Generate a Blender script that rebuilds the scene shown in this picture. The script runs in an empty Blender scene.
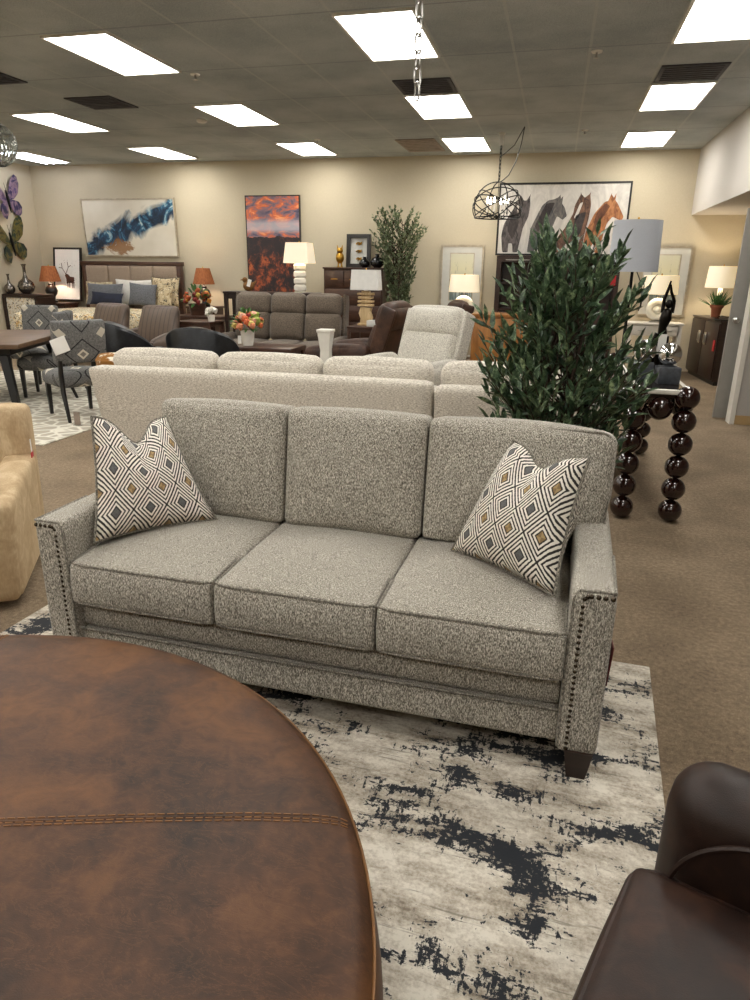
import bpy, bmesh, math, random
from mathutils import Vector, Matrix, Euler, noise as mnoise
random.seed(7)
C = bpy.context.scene.collection
sc = bpy.context.scene
PI = math.pi
# ------------------------------------------------------------ camera, world, exposure
cd = bpy.data.cameras.new('camera'); cam = bpy.data.objects.new('camera', cd); C.objects.link(cam)
_p, _y, _r = .3258, .2444, .0130
fw = Vector((-math.sin(_y)*math.cos(_p), math.cos(_y)*math.cos(_p), -math.sin(_p)))
rt = Vector((math.cos(_y), math.sin(_y), 0)); up = rt.cross(fw)
rt2 = rt*math.cos(_r)+up*math.sin(_r); up2 = up*math.cos(_r)-rt*math.sin(_r)
m = Matrix((rt2, up2, -fw)).transposed().to_4x4(); m.translation = (0, 0, 1.6)
cam.matrix_world = m
cd.sensor_fit = 'HORIZONTAL'; cd.sensor_width = 36; cd.lens = 684.05*36/750; cd.clip_start = .05; cd.clip_end = 100
sc.camera = cam
w = bpy.data.worlds.new('world'); sc.world = w; w.use_nodes = True
w.node_tree.nodes['Background'].inputs[0].default_value = (.9, .95, 1, 1)
w.node_tree.nodes['Background'].inputs[1].default_value = .1
sc.view_settings.view_transform = 'Standard'; sc.view_settings.look = 'None'
sc.view_settings.exposure = 0.0; sc.view_settings.gamma = 1.0; sc.view_settings.use_curve_mapping = False
PANEL = 15.0          # brightness of the fluorescent ceiling panels
try:
    sc.cycles.max_bounces = 8; sc.cycles.diffuse_bounces = 5; sc.cycles.caustics_reflective = False; sc.cycles.caustics_refractive = False
    sc.cycles.sample_clamp_indirect = 6
except Exception: pass

# ------------------------------------------------------------ materials
def lin(h):
    if isinstance(h, str):
        h = h.lstrip('#'); v = [int(h[i:i+2], 16)/255 for i in (0, 2, 4)]
    else: v = [x/255 for x in h]
    return tuple((x/12.92 if x <= .04045 else ((x+.055)/1.055)**2.4) for x in v)+(1,)
class NT:
    def __init__(s, name):
        s.m = bpy.data.materials.new(name); s.m.use_nodes = True
        s.t = s.m.node_tree; s.b = s.t.nodes['Principled BSDF']; s.out = s.t.nodes['Material Output']
    def n(s, typ, **kw):
        x = s.t.nodes.new(typ)
        for k, v in kw.items():
            if k.startswith('i_'):
                x.inputs[k[2:].replace('_', ' ')].default_value = v
            else: setattr(x, k, v)
        return x
    def l(s, a, b): s.t.links.new(a, b)
    def coord(s, scale=(1, 1, 1), kind='Object', rot=(0, 0, 0)):
        tc = s.n('ShaderNodeTexCoord'); mp = s.n('ShaderNodeMapping')
        mp.inputs['Scale'].default_value = scale; mp.inputs['Rotation'].default_value = rot
        s.l(tc.outputs[kind], mp.inputs['Vector']); return mp.outputs['Vector']
    def noise(s, vec, scale=5, detail=4, rough=.55, dist=0):
        x = s.n('ShaderNodeTexNoise'); x.inputs['Scale'].default_value = scale; x.inputs['Detail'].default_value = detail
        x.inputs['Roughness'].default_value = rough; x.inputs['Distortion'].default_value = dist
        s.l(vec, x.inputs['Vector']); return x.outputs['Fac']
    def ramp(s, fac, stops, mode='LINEAR'):
        x = s.n('ShaderNodeValToRGB'); x.color_ramp.interpolation = mode
        e = x.color_ramp.elements
        while len(e) < len(stops): e.new(.5)
        for i, (p, c) in enumerate(stops):
            e[i].position = p; e[i].color = c if len(c) == 4 else lin(c)
        s.l(fac, x.inputs['Fac']); return x.outputs['Color']
    def math(s, op, a, b=None, c=None):
        x = s.n('ShaderNodeMath', operation=op)
        for i, v in enumerate((a, b, c)):
            if v is None: continue
            if isinstance(v, (int, float)): x.inputs[i].default_value = v
            else: s.l(v, x.inputs[i])
        return x.outputs[0]
    def mix(s, f, a, b, blend='MIX'):
        x = s.n('ShaderNodeMix', data_type='RGBA', blend_type=blend)
        for i, v in ((0, f), (6, a), (7, b)):
            if isinstance(v, (int, float)): x.inputs[i].default_value = v
            elif isinstance(v, tuple): x.inputs[i].default_value = v
            elif isinstance(v, str): x.inputs[i].default_value = lin(v)
            else: s.l(v, x.inputs[i])
        return x.outputs[2]
    def sep(s, vec):
        x = s.n('ShaderNodeSeparateXYZ'); s.l(vec, x.inputs[0]); return x.outputs
    def color(s, c): s.l(c, s.b.inputs['Base Color'])
    def bump(s, h, strength=.3, dist=.01):
        x = s.n('ShaderNodeBump'); x.inputs['Strength'].default_value = strength; x.inputs['Distance'].default_value = dist
        s.l(h, x.inputs['Height']); s.l(x.outputs['Normal'], s.b.inputs['Normal'])
    def set(s, **k):
        for a, v in k.items(): s.b.inputs[a.replace('_', ' ')].default_value = v
        return s
_mc = {}
def M(name, col, rough=.55, metal=0, var=.12, vscale=12, stretch=(1, 1, 1), bump=0, bscale=150, coat=0, detail=4):
    """plain procedural material: colour with noise variation and bump"""
    if name in _mc: return _mc[name]
    t = NT(name); t.set(Roughness=rough, Metallic=metal)
    if coat: t.set(Coat_Weight=coat)
    base = lin(col); v = t.coord(stretch)
    f = t.noise(v, vscale, detail)
    lo = tuple(x*(1-var*1.6) for x in base[:3])+(1,); hi = tuple(min(1, x*(1+var*1.6)) for x in base[:3])+(1,)
    t.color(t.ramp(f, [(.3, lo), (.7, hi)]))
    if bump: t.bump(t.noise(v, bscale, 3), bump, .004)
    _mc[name] = t.m; return t.m
def tweed(name, dark, mid, light, s=(260, 260, 90), bump=.5, sheen=.15, lo=.36, hi=.64):
    t = NT(name); t.set(Roughness=.92, Sheen_Weight=sheen)
    v = t.coord(s); f = t.noise(v, 1.0, 3, .7)
    c = t.ramp(f, [(lo, dark), (.5, mid), (hi, light)])
    big = t.noise(t.coord(), 6, 2)
    c2 = t.mix(t.math('MULTIPLY', big, .25), c, mid)
    t.color(c2); t.bump(f, bump, .004); return t.m
def leather(name, dark, mid, light, rough=.42, scale=5, bump=.12, crease=0):
    t = NT(name); t.set(Specular_IOR_Level=.36); v = t.coord()
    a = t.noise(v, scale, 6, .62, .6); b = t.noise(v, scale*4.5, 5, .6, 1.2)
    f = t.math('ADD', t.math('MULTIPLY', a, .72), t.math('MULTIPLY', b, .28))
    c = t.ramp(f, [(.33, dark), (.5, mid), (.68, light)])
    if crease:
        cr = t.noise(t.coord((1.2, 3, 1), rot=(0, 0, .5)), scale*2.2, 7, .7, 1.5)
        k = t.ramp(cr, [(.49, (0, 0, 0, 1)), (.505, (1, 1, 1, 1)), (.52, (0, 0, 0, 1))])
        c = t.mix(t.math('MULTIPLY', k, crease), c, light)
    t.color(c); t.set(Roughness=rough)
    g = t.noise(v, 420, 2); t.bump(t.math('ADD', g, t.math('MULTIPLY', a, 1.5)), bump, .003)
    rr = t.n('ShaderNodeMapRange'); t.l(a, rr.inputs[0]); rr.inputs[3].default_value = rough-.08; rr.inputs[4].default_value = rough+.1
    t.l(rr.outputs[0], t.b.inputs['Roughness']); return t.m
def emis(name, col, strength):
    t = NT(name); t.set(Roughness=.6); t.b.inputs['Base Color'].default_value = lin('#f4f0e6')
    t.b.inputs['Emission Color'].default_value = lin(col); t.b.inputs['Emission Strength'].default_value = strength
    v = t.coord(); f = t.noise(v, 2.5, 1)
    rr = t.n('ShaderNodeMapRange'); t.l(f, rr.inputs[0]); rr.inputs[3].default_value = strength*.94; rr.inputs[4].default_value = strength*1.06
    t.l(rr.outputs[0], t.b.inputs['Emission Strength']); return t.m
def wood(name, dark, light, rough=.4, axis=0, scale=1, coat=0):
    t = NT(name); s = [14*scale]*3; s[axis] = 1.6*scale
    f = t.noise(t.coord(tuple(s)), 1.6, 6, .6, 1.2)
    t.color(t.ramp(f, [(.3, dark), (.7, light)])); t.set(Roughness=rough)
    if coat: t.set(Coat_Weight=coat)
    t.bump(f, .05, .002); return t.m

def carpet_mat():
    t = NT('brown_carpet'); t.set(Roughness=.95)
    v = t.coord(); f = t.noise(v, 230, 4, .75); g = t.noise(v, 2.2, 4); h = t.noise(v, 45, 3, .7)
    k = t.math('ADD', t.math('MULTIPLY', f, .5), t.math('ADD', t.math('MULTIPLY', g, .2), t.math('MULTIPLY', h, .3)))
    t.color(t.ramp(k, [(.36, '#4c3f30'), (.5, '#7e6c57'), (.64, '#ab987e')])); t.bump(f, .6, .006); return t.m
def ceiling_mat():
    t = NT('ceiling_tile'); t.set(Roughness=.95)
    tc = t.coord(); x, y, z = t.sep(tc)
    def line(c, off, pitch, wd):
        a = t.math('DIVIDE', t.math('SUBTRACT', c, off), pitch)
        fr = t.math('ABSOLUTE', t.math('SUBTRACT', t.math('FRACT', a), .5))
        return t.math('GREATER_THAN', fr, .5-wd/pitch)
    gx = line(x, .748, .65, .012); gy = line(y, 5.86-.05, 1.3, .012)
    f = t.noise(tc, 120, 4, .7); g = t.noise(tc, 1.1, 3)
    k = t.math('ADD', t.math('MULTIPLY', f, .6), t.math('MULTIPLY', g, .4))
    c = t.ramp(k, [(.4, '#8b9295'), (.6, '#bcc1c0')])
    c = t.mix(t.math('MULTIPLY', gx, .4), c, '#c0c2bb'); c = t.mix(t.math('MULTIPLY', gy, .5), c, '#74767a')
    t.color(c); t.bump(f, .4, .004); return t.m
def wall_mat(name, a, b):
    t = NT(name); t.set(Roughness=.8); v = t.coord()
    f = t.noise(v, 90, 4, .7); g = t.noise(v, .8, 2)
    t.color(t.ramp(t.math('ADD', t.math('MULTIPLY', f, .5), t.math('MULTIPLY', g, .5)), [(.35, a), (.65, b)]))
    t.bump(f, .08, .003); return t.m
def rug_mat():
    t = NT('distressed_rug'); t.set(Roughness=.95)
    v = t.coord()
    big = t.noise(t.coord((1.5, 2.6, 1)), 2.3, 3, .55, .3)
    hx = t.noise(t.coord((9, 34, 1)), 1, 6, .72, .4); vy = t.noise(t.coord((34, 9, 1)), 1, 6, .72, .4)
    fine = t.noise(v, 70, 3, .7)
    s = t.math('MAXIMUM', hx, t.math('MULTIPLY', vy, 1.0))
    k = t.math('ADD', t.math('MULTIPLY', big, .95), t.math('ADD', t.math('MULTIPLY', s, .75), t.math('MULTIPLY', fine, .4)))
    mask = t.ramp(k, [(.5, (0, 0, 0, 1)), (.52, (1, 1, 1, 1))])
    k.node.use_clamp = False
    mr = t.n('ShaderNodeMapRange'); t.l(k, mr.inputs[0]); mr.inputs[1].default_value = 1.11; mr.inputs[2].default_value = 1.15
    worn = t.noise(t.coord((2, 5, 1)), 2.2, 6, .7)
    base = t.ramp(t.math('ADD', t.math('MULTIPLY', worn, .7), t.math('MULTIPLY', fine, .3)), [(.38, '#85796a'), (.47, '#b8ae9f'), (.58, '#ded7ca')])
    lines = t.noise(t.coord((3, 60, 1)), 1, 3, .6); lm = t.ramp(lines, [(.63, (0, 0, 0, 1)), (.68, (1, 1, 1, 1))])
    base = t.mix(t.math('MULTIPLY', lm, .6), base, '#6d6558')
    t.color(t.mix(mr.outputs[0], base, '#24272d')); t.bump(fine, .5, .006); return t.m
def lattice_mat():     # cream rug with a loose pale cobble outline
    t = NT('cream_lattice_rug'); t.set(Roughness=.95)
    x = t.n('ShaderNodeTexVoronoi', feature='DISTANCE_TO_EDGE'); x.inputs['Scale'].default_value = 6
    t.l(t.coord(), x.inputs['Vector'])
    c = t.ramp(x.outputs['Distance'], [(.05, '#d8d3c6'), (.13, '#a9a294')]); t.color(c); return t.m
def diamond_mat():     # nested diamonds woven in black, cream and tan, on the pillow's own UVs
    t = NT('diamond_weave'); t.set(Roughness=.9)
    uv = t.coord((3.4, 2.7, 1), 'UV'); x, y, z = t.sep(uv)
    fx = t.math('ABSOLUTE', t.math('SUBTRACT', t.math('FRACT', x), .5)); fy = t.math('ABSOLUTE', t.math('SUBTRACT', t.math('FRACT', y), .5))
    d = t.math('MULTIPLY', t.math('ADD', fx, fy), 2)           # 0 centre .. 2 corner
    e = t.math('MINIMUM', d, t.math('SUBTRACT', 2, d))        # nested round both lattices, 0..1
    wob = t.noise(t.coord((1, 1, 1), 'UV'), 60, 3)
    e2 = t.math('ADD', e, t.math('MULTIPLY', t.math('SUBTRACT', wob, .5), .09))
    st = t.math('FRACT', t.math('MULTIPLY', e2, 4.2)); stripe = t.ramp(st, [(.34, (0, 0, 0, 1)), (.42, (1, 1, 1, 1)), (.92, (1, 1, 1, 1)), (.97, (0, 0, 0, 1))])
    core = t.math('LESS_THAN', e2, .25)
    which = t.math('GREATER_THAN', d, 1)
    cx = t.math('FRACT', t.math('MULTIPLY', t.math('ADD', t.math('FLOOR', x), t.math('FLOOR', y)), .5))
    tan = t.mix(t.math('GREATER_THAN', cx, .25), '#b0946a', '#8d7350')
    grey = t.mix(wob, '#3b3a3c', '#7d7c7c')
    corec = t.mix(which, grey, tan)
    c = t.mix(stripe, '#2b2724', '#efe9df'); c = t.mix(core, c, corec)
    t.color(c); t.bump(t.noise(t.coord((1, 1, 1), 'UV'), 150, 2), .4, .003); return t.m
def ikat_mat():        # grey dining fabric with pale and dark diamonds
    t = NT('grey_diamond_fabric'); t.set(Roughness=.9)
    x, y, z = t.sep(t.coord((2.3, 2.3, 2.3)))
    xx = t.math('ADD', x, .0); q = t.math('ADD', z, y)
    fx = t.math('ABSOLUTE', t.math('SUBTRACT', t.math('FRACT', t.math('ADD', xx, .5)), .5)); fy = t.math('ABSOLUTE', t.math('SUBTRACT', t.math('FRACT', t.math('ADD', q, .15)), .5))
    d = t.math('MULTIPLY', t.math('ADD', fx, fy), 2)
    n = t.noise(t.coord((60, 60, 60)), 1, 3, .7)
    base = t.ramp(n, [(.3, '#4a4a4b'), (.7, '#7c7b79')])
    ring = t.ramp(d, [(.0, '#7a766f'), (.16, '#c9c2b2'), (.27, '#c9c2b2'), (.29, '#5d5d5d')], 'CONSTANT')
    c = t.mix(t.math('LESS_THAN', d, .29), base, ring)
    dl = t.math('LESS_THAN', t.math('ABSOLUTE', t.math('SUBTRACT', d, .82)), .04); c = t.mix(dl, c, '#1d1d1f')
    dl = t.math('GREATER_THAN', d, 1.72); c = t.mix(dl, c, '#bcb5a6'); t.color(c); return t.m
def floral_mat(name, base, accents, scale=9):
    t = NT(name); t.set(Roughness=.9); v = t.coord()
    c = None
    for i, a in enumerate(accents):
        n = t.noise(t.coord((1, 1, 1), rot=(i, i*.7, 0)), scale*(1+.7*i), 4, .65, 1.0)
        mk = t.ramp(n, [(.545+.01*i, (0, 0, 0, 1)), (.58+.01*i, (1, 1, 1, 1))])
        c = t.mix(mk, c if c is not None else base, a)
    t.color(c); return t.m
def stripes_mat(name, dark, light, axis=0, n=10):
    t = NT(name); t.set(Roughness=.45); o = t.sep(t.coord())[axis]
    f = t.math('PINGPONG', t.math('MULTIPLY', o, n), 1.0); c = t.ramp(f, [(0, dark), (.25, light), (1, light)])
    nn = t.noise(t.coord(), 14, 4); t.color(t.mix(t.math('MULTIPLY', nn, .4), c, dark)); return t.m

MAT = dict(
 sofa=tweed('grey_tweed', '#36322d', '#948d81', '#ece6da', s=(330, 330, 115), bump=.6, lo=.37, hi=.63),
 sofa_welt=tweed('grey_tweed_cord', '#37342f', '#736d63', '#b9b2a5'),
 cream=tweed('cream_boucle', '#8f877b', '#c6beb1', '#e8e2d8', (60, 60, 190), .6),
 cream2=tweed('pale_boucle', '#8c8880', '#bdb8ae', '#dad6cb', (90, 90, 90), .5),
 greyfab=tweed('charcoal_brown_fabric', '#372f26', '#62564a', '#83766a', (120, 120, 120), .4),
 tan=NT('tan_velvet').m,
 ottoman=leather('brown_leather', '#23150c', '#492d1a', '#6c4729', .5, 3.4, .12, .4),
 darkleather=leather('espresso_leather', '#120a07', '#24150f', '#3d261b', .46, 4, .14, .06),
 blackleather=leather('black_leather', '#0c0d10', '#1a1c20', '#31343a', .3, 4, .08),
 brownrecl=leather('cocoa_leather', '#23140e', '#3e281d', '#573c2d', .5, 5, .08),
 stitch=M('tan_stitching', '#93683f', .7), welt=M('golden_welt', '#7d552e', .6),
 wood=wood('espresso_wood', '#1a0e0a', '#33201a', .35), woodx=wood('walnut_wood', '#2f1c14', '#55382a', .4),
 woodtop=wood('brown_table_wood', '#4a3728', '#75593f', .45), black=M('black_painted', '#0f0f10', .35),
 amber=wood('amber_wood', '#7a4d22', '#a87238', .4, 2), lightwood=wood('pale_carved_wood', '#a78a60', '#cdb48a', .6, 2),
 ball=wood('dark_cherry_lacquer', '#170907', '#2b130f', .12, 2, 1, .6),
 chrome=M('chrome', '#d8d8d8', .05, 1, .02), nickel=M('brushed_nickel', '#a9a7a3', .3, 1, .05),
 iron=M('blackened_iron', '#1b1a19', .45, .7), brass=M('gold_metal', '#b98f3e', .3, 1, .1), nail=M('antique_nailhead', '#4d443a', .25, 1, .2),
 white=M('white_paint', '#dedbd3', .5, var=.03), whitew=M('whitewashed_wood', '#c9c5bc', .55, var=.06, stretch=(2, 12, 12)),
 paper=M('white_paper', '#e9e7e2', .8, var=.02), red=M('red_tag', '#b3262a', .6), darkred=M('dark_red_tag', '#5d1115', .6),
 diamond=diamond_mat(), ikat=ikat_mat(), leaf=None, slate=M('dark_slate_block', '#404349', .55, var=.25, vscale=30, bump=.2),
 bronze=M('dark_bronze', '#191512', .3, .8), terra=M('terracotta_pot', '#8a4f35', .7), ceramic=M('white_ceramic', '#e7e2d8', .25, var=.03),
 glassball=M('frosted_glass', '#d8d4c6', .15, var=.05), mercury=M('mercury_glass', '#77706a', .16, .9, .5, 25),
 headb=tweed('taupe_linen', '#7a6a5b', '#93816f', '#a8978a', (200, 200, 200), .2), navy=M('navy_velvet', '#10152a', .75, var=.3),
 slategrey=tweed('slate_pillow', '#434449', '#5c5e63', '#797b80', (90, 90, 90), .3), sheet=M('white_sheet', '#d4d0c9', .85, var=.05),
 floral=floral_mat('yellow_floral_quilt', '#d9cdb0', ['#c39a56', '#57524a', '#e6dcc4', '#3b3a3a']), sham=floral_mat('tan_floral_sham', '#b9a888', ['#8e7a58', '#3f3a33', '#d2c5a8'], 11),
 speck=floral_mat('speckled_inlay', '#d8d2c6', ['#4b453f', '#c9b184'], 20),
 trim=M('white_trim', '#d6d2c9', .5, var=.03), door=M('grey_door_paint', '#8b8883', .5, var=.03), tanbase=M('tan_vinyl_base', '#a98d63', .5, var=.05),
 ceil=ceiling_mat(), wall=wall_mat('beige_wall', '#b9ae97', '#c7bca4'), soffit=wall_mat('pale_grey_soffit', '#c4beb8', '#d0cbc5'), carpet=carpet_mat(),
 greywall=wall_mat('grey_wall', '#a5a19c', '#b3afaa'), rug=rug_mat(), lattice=lattice_mat(),
 panel=emis('fluorescent_diffuser', '#fffcf4', PANEL), tube=emis('fluorescent_tube', '#eef2ff', PANEL*1.6), reflector=M('white_enamel', '#e6e4dd', .3, var=.02),
 bulb=emis('candle_bulb', '#fff3e0', 14), vent=M('dark_vent', '#3b3a40', .7, var=.15), vent2=M('unlit_lens', '#8b7d72', .6),
 shade_lit=emis('lit_cream_shade', '#ffdf9e', .4), shade_bright=emis('lit_ivory_shade', '#ffe0a6', .38), shade_orange=NT('rust_shade').m,
 shade_grey=M('pale_blue_grey_shade', '#b9bdc6', .85, var=.03, vscale=200), shade_white=M('white_linen_shade', '#dcdad6', .85, var=.03),
 glass=NT('clear_glass').m, frame_silver=M('champagne_frame', '#b5aa97', .35, .5), frame_black=M('black_frame', '#15110f', .4),
 matboard=M('cool_white_mat', '#c9c8c2', .8, var=.02),
)
t = NT('_'); bpy.data.materials.remove(t.m)
def _fix(name, f):
    m_ = bpy.data.materials[name]; t = NT.__new__(NT); t.m = m_; t.t = m_.node_tree; t.b = t.t.nodes['Principled BSDF']; f(t)
def _tan(t):
    v = t.coord(); f = t.noise(v, 7, 4, .6, .8); g = t.noise(t.coord((40, 40, 14)), 3, 3)
    t.color(t.ramp(t.math('ADD', t.math('MULTIPLY', f, .7), t.math('MULTIPLY', g, .3)), [(.35, '#a08664'), (.5, '#b59c7a'), (.66, '#cdb896')]))
    t.set(Roughness=.85, Sheen_Weight=.35, Sheen_Roughness=.35); t.b.inputs['Sheen Tint'].default_value = lin('#f0dcb4')
_fix('tan_velvet', _tan)
def _or(t):
    f = t.noise(t.coord((30, 30, 4)), 2, 4); t.color(t.ramp(f, [(.3, '#7a4322'), (.7, '#a8663a')])); t.set(Roughness=.8)
    t.b.inputs['Emission Color'].default_value = lin('#c06a30'); t.b.inputs['Emission Strength'].default_value = .07
_fix('rust_shade', _or)
def _gl(t):
    t.set(Roughness=.02, Transmission_Weight=.9, IOR=1.45); f = t.noise(t.coord(), 8, 2); t.color(t.ramp(f, [(.3, '#dfe6e4'), (.7, '#f2f6f4')]))
_fix('clear_glass', _gl)

# ------------------------------------------------------------ mesh building
class MB:
    def __init__(s): s.bm = bmesh.new(); s.mi = 0
    def add(s, verts, faces, smooth=True):
        vs = [s.bm.verts.new(v) for v in verts]
        for f in faces:
            try:
                q = s.bm.faces.new([vs[i] for i in f]); q.smooth = smooth; q.material_index = s.mi
            except ValueError: pass
        return vs
    def box(s, x0, y0, z0, x1, y1, z1, bev=0, seg=2, rot=None, piv=None):
        t = bmesh.new(); bmesh.ops.create_cube(t, size=1)
        for v in t.verts: v.co = Vector(((x0+x1)/2+v.co.x*(x1-x0), (y0+y1)/2+v.co.y*(y1-y0), (z0+z1)/2+v.co.z*(z1-z0)))
        if bev: bmesh.ops.bevel(t, geom=list(t.edges), offset=bev, segments=seg, profile=.5, affect='EDGES')
        if rot is not None:
            R = Euler(rot).to_matrix(); pv = Vector(piv if piv else ((x0+x1)/2, (y0+y1)/2, (z0+z1)/2))
            for v in t.verts: v.co = pv+R@(v.co-pv)
        s.join(t, bev > 0); return s
    def join(s, t, smooth=True):
        t.verts.index_update()
        s.add([v.co.copy() for v in t.verts], [[v.index for v in f.verts] for f in t.faces], smooth); t.free()
    def hexa(s, bot, top):      # 4 bottom pts (ccw) + 4 top pts
        s.add(list(bot)+list(top), [(3, 2, 1, 0), (4, 5, 6, 7), (0, 1, 5, 4), (1, 2, 6, 5), (2, 3, 7, 6), (3, 0, 4, 7)], False); return s
    def prism(s, poly, a, b, plane='xz', smooth=False):   # polygon in plane, extruded from a to b on the other axis
        def P(p, h): return {'xz': (p[0], h, p[1]), 'xy': (p[0], p[1], h), 'yz': (h, p[0], p[1])}[plane]
        n = len(poly); vs = [P(p, a) for p in poly]+[P(p, b) for p in poly]
        s.add(vs, [tuple(range(n)), tuple(range(2*n-1, n-1, -1))]+[(i, n+i, n+(i+1) % n, (i+1) % n) for i in range(n)], smooth); return s
    def tube(s, path, r, n=8, closed=False):
        path = [Vector(p) for p in path]; N = len(path); rs = r if isinstance(r, (list, tuple)) else [r]*N
        vs = []; prev = None
        for i, p in enumerate(path):
            a = path[(i-1) % N] if (closed or i > 0) else p; b = path[(i+1) % N] if (closed or i < N-1) else p
            d = (b-a).normalized()
            if prev is None: u = d.orthogonal().normalized()
            else:
                u = prev-d*prev.dot(d)
                u = u.normalized() if u.length > 1e-6 else d.orthogonal().normalized()
            prev = u; v = d.cross(u)
            vs += [p+(u*math.cos(2*PI*k/n)+v*math.sin(2*PI*k/n))*rs[i] for k in range(n)]
        fs = [(i*n+k, i*n+(k+1) % n, ((i+1) % N)*n+(k+1) % n, ((i+1) % N)*n+k) for i in range(N if closed else N-1) for k in range(n)]
        if not closed: fs += [tuple(range(n-1, -1, -1)), tuple(range((N-1)*n, N*n))]
        s.add(vs, fs); return s
    def lathe(s, prof, c=(0, 0, 0), n=24, sx=1, sy=1):
        vs = []; N = len(prof)
        for r, z in prof: vs += [(c[0]+sx*max(r, 1e-4)*math.cos(2*PI*k/n), c[1]+sy*max(r, 1e-4)*math.sin(2*PI*k/n), c[2]+z) for k in range(n)]
        fs = [(i*n+k, i*n+(k+1) % n, (i+1)*n+(k+1) % n, (i+1)*n+k) for i in range(N-1) for k in range(n)]
        fs += [tuple(range(n-1, -1, -1)), tuple(range((N-1)*n, N*n))]
        s.add(vs, fs); return s
    def ball(s, c, r, n=20, m_=12, sc=(1, 1, 1)):
        return s.lathe2([(r*math.sin(PI*i/m_), -r*math.cos(PI*i/m_)) for i in range(m_+1)], c, n, sc)
    def lathe2(s, prof, c, n, scl):
        vs = []; N = len(prof)
        for r, z in prof: vs += [(c[0]+scl[0]*max(r, 1e-4)*math.cos(2*PI*k/n), c[1]+scl[1]*max(r, 1e-4)*math.sin(2*PI*k/n), c[2]+z*scl[2]) for k in range(n)]
        s.add(vs, [(i*n+k, i*n+(k+1) % n, (i+1)*n+(k+1) % n, (i+1)*n+k) for i in range(N-1) for k in range(n)]+[tuple(range(n-1, -1, -1)), tuple(range((N-1)*n, N*n))]); return s
    def cushion(s, c, size, r=.04, bulge=(0, 0, .02), n=10, rot=None, piv=None, f=None):
        """soft rounded block: centre, size, edge radius, how far each pair of faces bulges; f reshapes the points"""
        hx, hy, hz = [v/2 for v in size]; r = min(r, hx*.98, hy*.98, hz*.98)
        t = bmesh.new(); grid = {}
        ts = []
        for i in range(n+1):
            a = -1+2*i/n; ts.append(math.copysign(1-(1-abs(a))**1.7, a))
        def vert(p):
            k = tuple(round(q, 5) for q in p)
            if k not in grid: grid[k] = t.verts.new(p)
            return grid[k]
        for ax in range(3):
            for sg in (-1, 1):
                for i in range(n):
                    for j in range(n):
                        q = []
                        for (a, b) in ((i, j), (i+1, j), (i+1, j+1), (i, j+1)):
                            p = [0, 0, 0]; p[ax] = sg; p[(ax+1) % 3] = ts[a]; p[(ax+2) % 3] = ts[b]; q.append(vert(tuple(p)))
                        if sg < 0: q.reverse()
                        t.faces.new(q)
        H = Vector((hx, hy, hz)); R = Euler(rot).to_matrix() if rot is not None else None; C0 = Vector(c); pv = Vector(piv) if piv else C0
        for v in t.verts:
            u = v.co.copy(); p = Vector((u.x*hx, u.y*hy, u.z*hz))
            q = Vector([max(-(H[k]-r), min(H[k]-r, p[k])) for k in range(3)]); d = p-q
            if d.length > 1e-9: p = q+d.normalized()*r
            for k in range(3):
                a, b = u[(k+1) % 3], u[(k+2) % 3]
                p[k] += bulge[k]*(u[k])*(1-a*a)*(1-b*b)
            if f: p = Vector(f(p, u))
            p = C0+p
            if R: p = pv+R@(p-pv)
            v.co = p
        s.join(t); return s
    def obj(s, name, mats, parent=None, loc=None, sharp=38):
        me = bpy.data.meshes.new(name); bmesh.ops.recalc_face_normals(s.bm, faces=list(s.bm.faces)); s.bm.to_mesh(me); s.bm.free()
        for mm in (mats if isinstance(mats, (list, tuple)) else [mats]): me.materials.append(MAT[mm] if isinstance(mm, str) else mm)
        try: me.set_sharp_from_angle(angle=math.radians(sharp))
        except Exception: pass
        o = bpy.data.objects.new(name, me); C.objects.link(o)
        if parent: o.parent = parent
        if loc: o.location = loc
        return o
def tag(o, label, cat, group=None, kind=None):
    o['label'] = label; o['category'] = cat
    if group: o['group'] = group
    if kind: o['kind'] = kind
    return o
def thing(name, label, cat, loc=(0, 0, 0), rz=0, group=None):
    o = bpy.data.objects.new(name, None); o.empty_display_size = .05; C.objects.link(o)
    o.location = loc; o.rotation_euler = (0, 0, rz); return tag(o, label, cat, group)
def struct(mb, name, mat):
    o = mb.obj(name, mat); o['kind'] = 'structure'; return o
def dup(root, loc, rz, label, group=None):
    r = root.copy(); C.objects.link(r); r.location = loc; r.rotation_euler = (root.rotation_euler.x, root.rotation_euler.y, rz); r['label'] = label
    if group: r['group'] = group
    for ch in list(root.children):
        c = ch.copy(); C.objects.link(c); c.parent = r
        for g in list(ch.children):
            d = g.copy(); C.objects.link(d); d.parent = c
    return r
def rrect(w, d, rc, z, n=5, c=(0, 0)):
    out = []
    for cx, cy, a0 in ((w/2-rc, d/2-rc, 0), (-w/2+rc, d/2-rc, 90), (-w/2+rc, -d/2+rc, 180), (w/2-rc, -d/2+rc, 270)):
        out += [(c[0]+cx+rc*math.cos(math.radians(a0+90*i/n)), c[1]+cy+rc*math.sin(math.radians(a0+90*i/n)), z) for i in range(n+1)]
    return out

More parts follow.
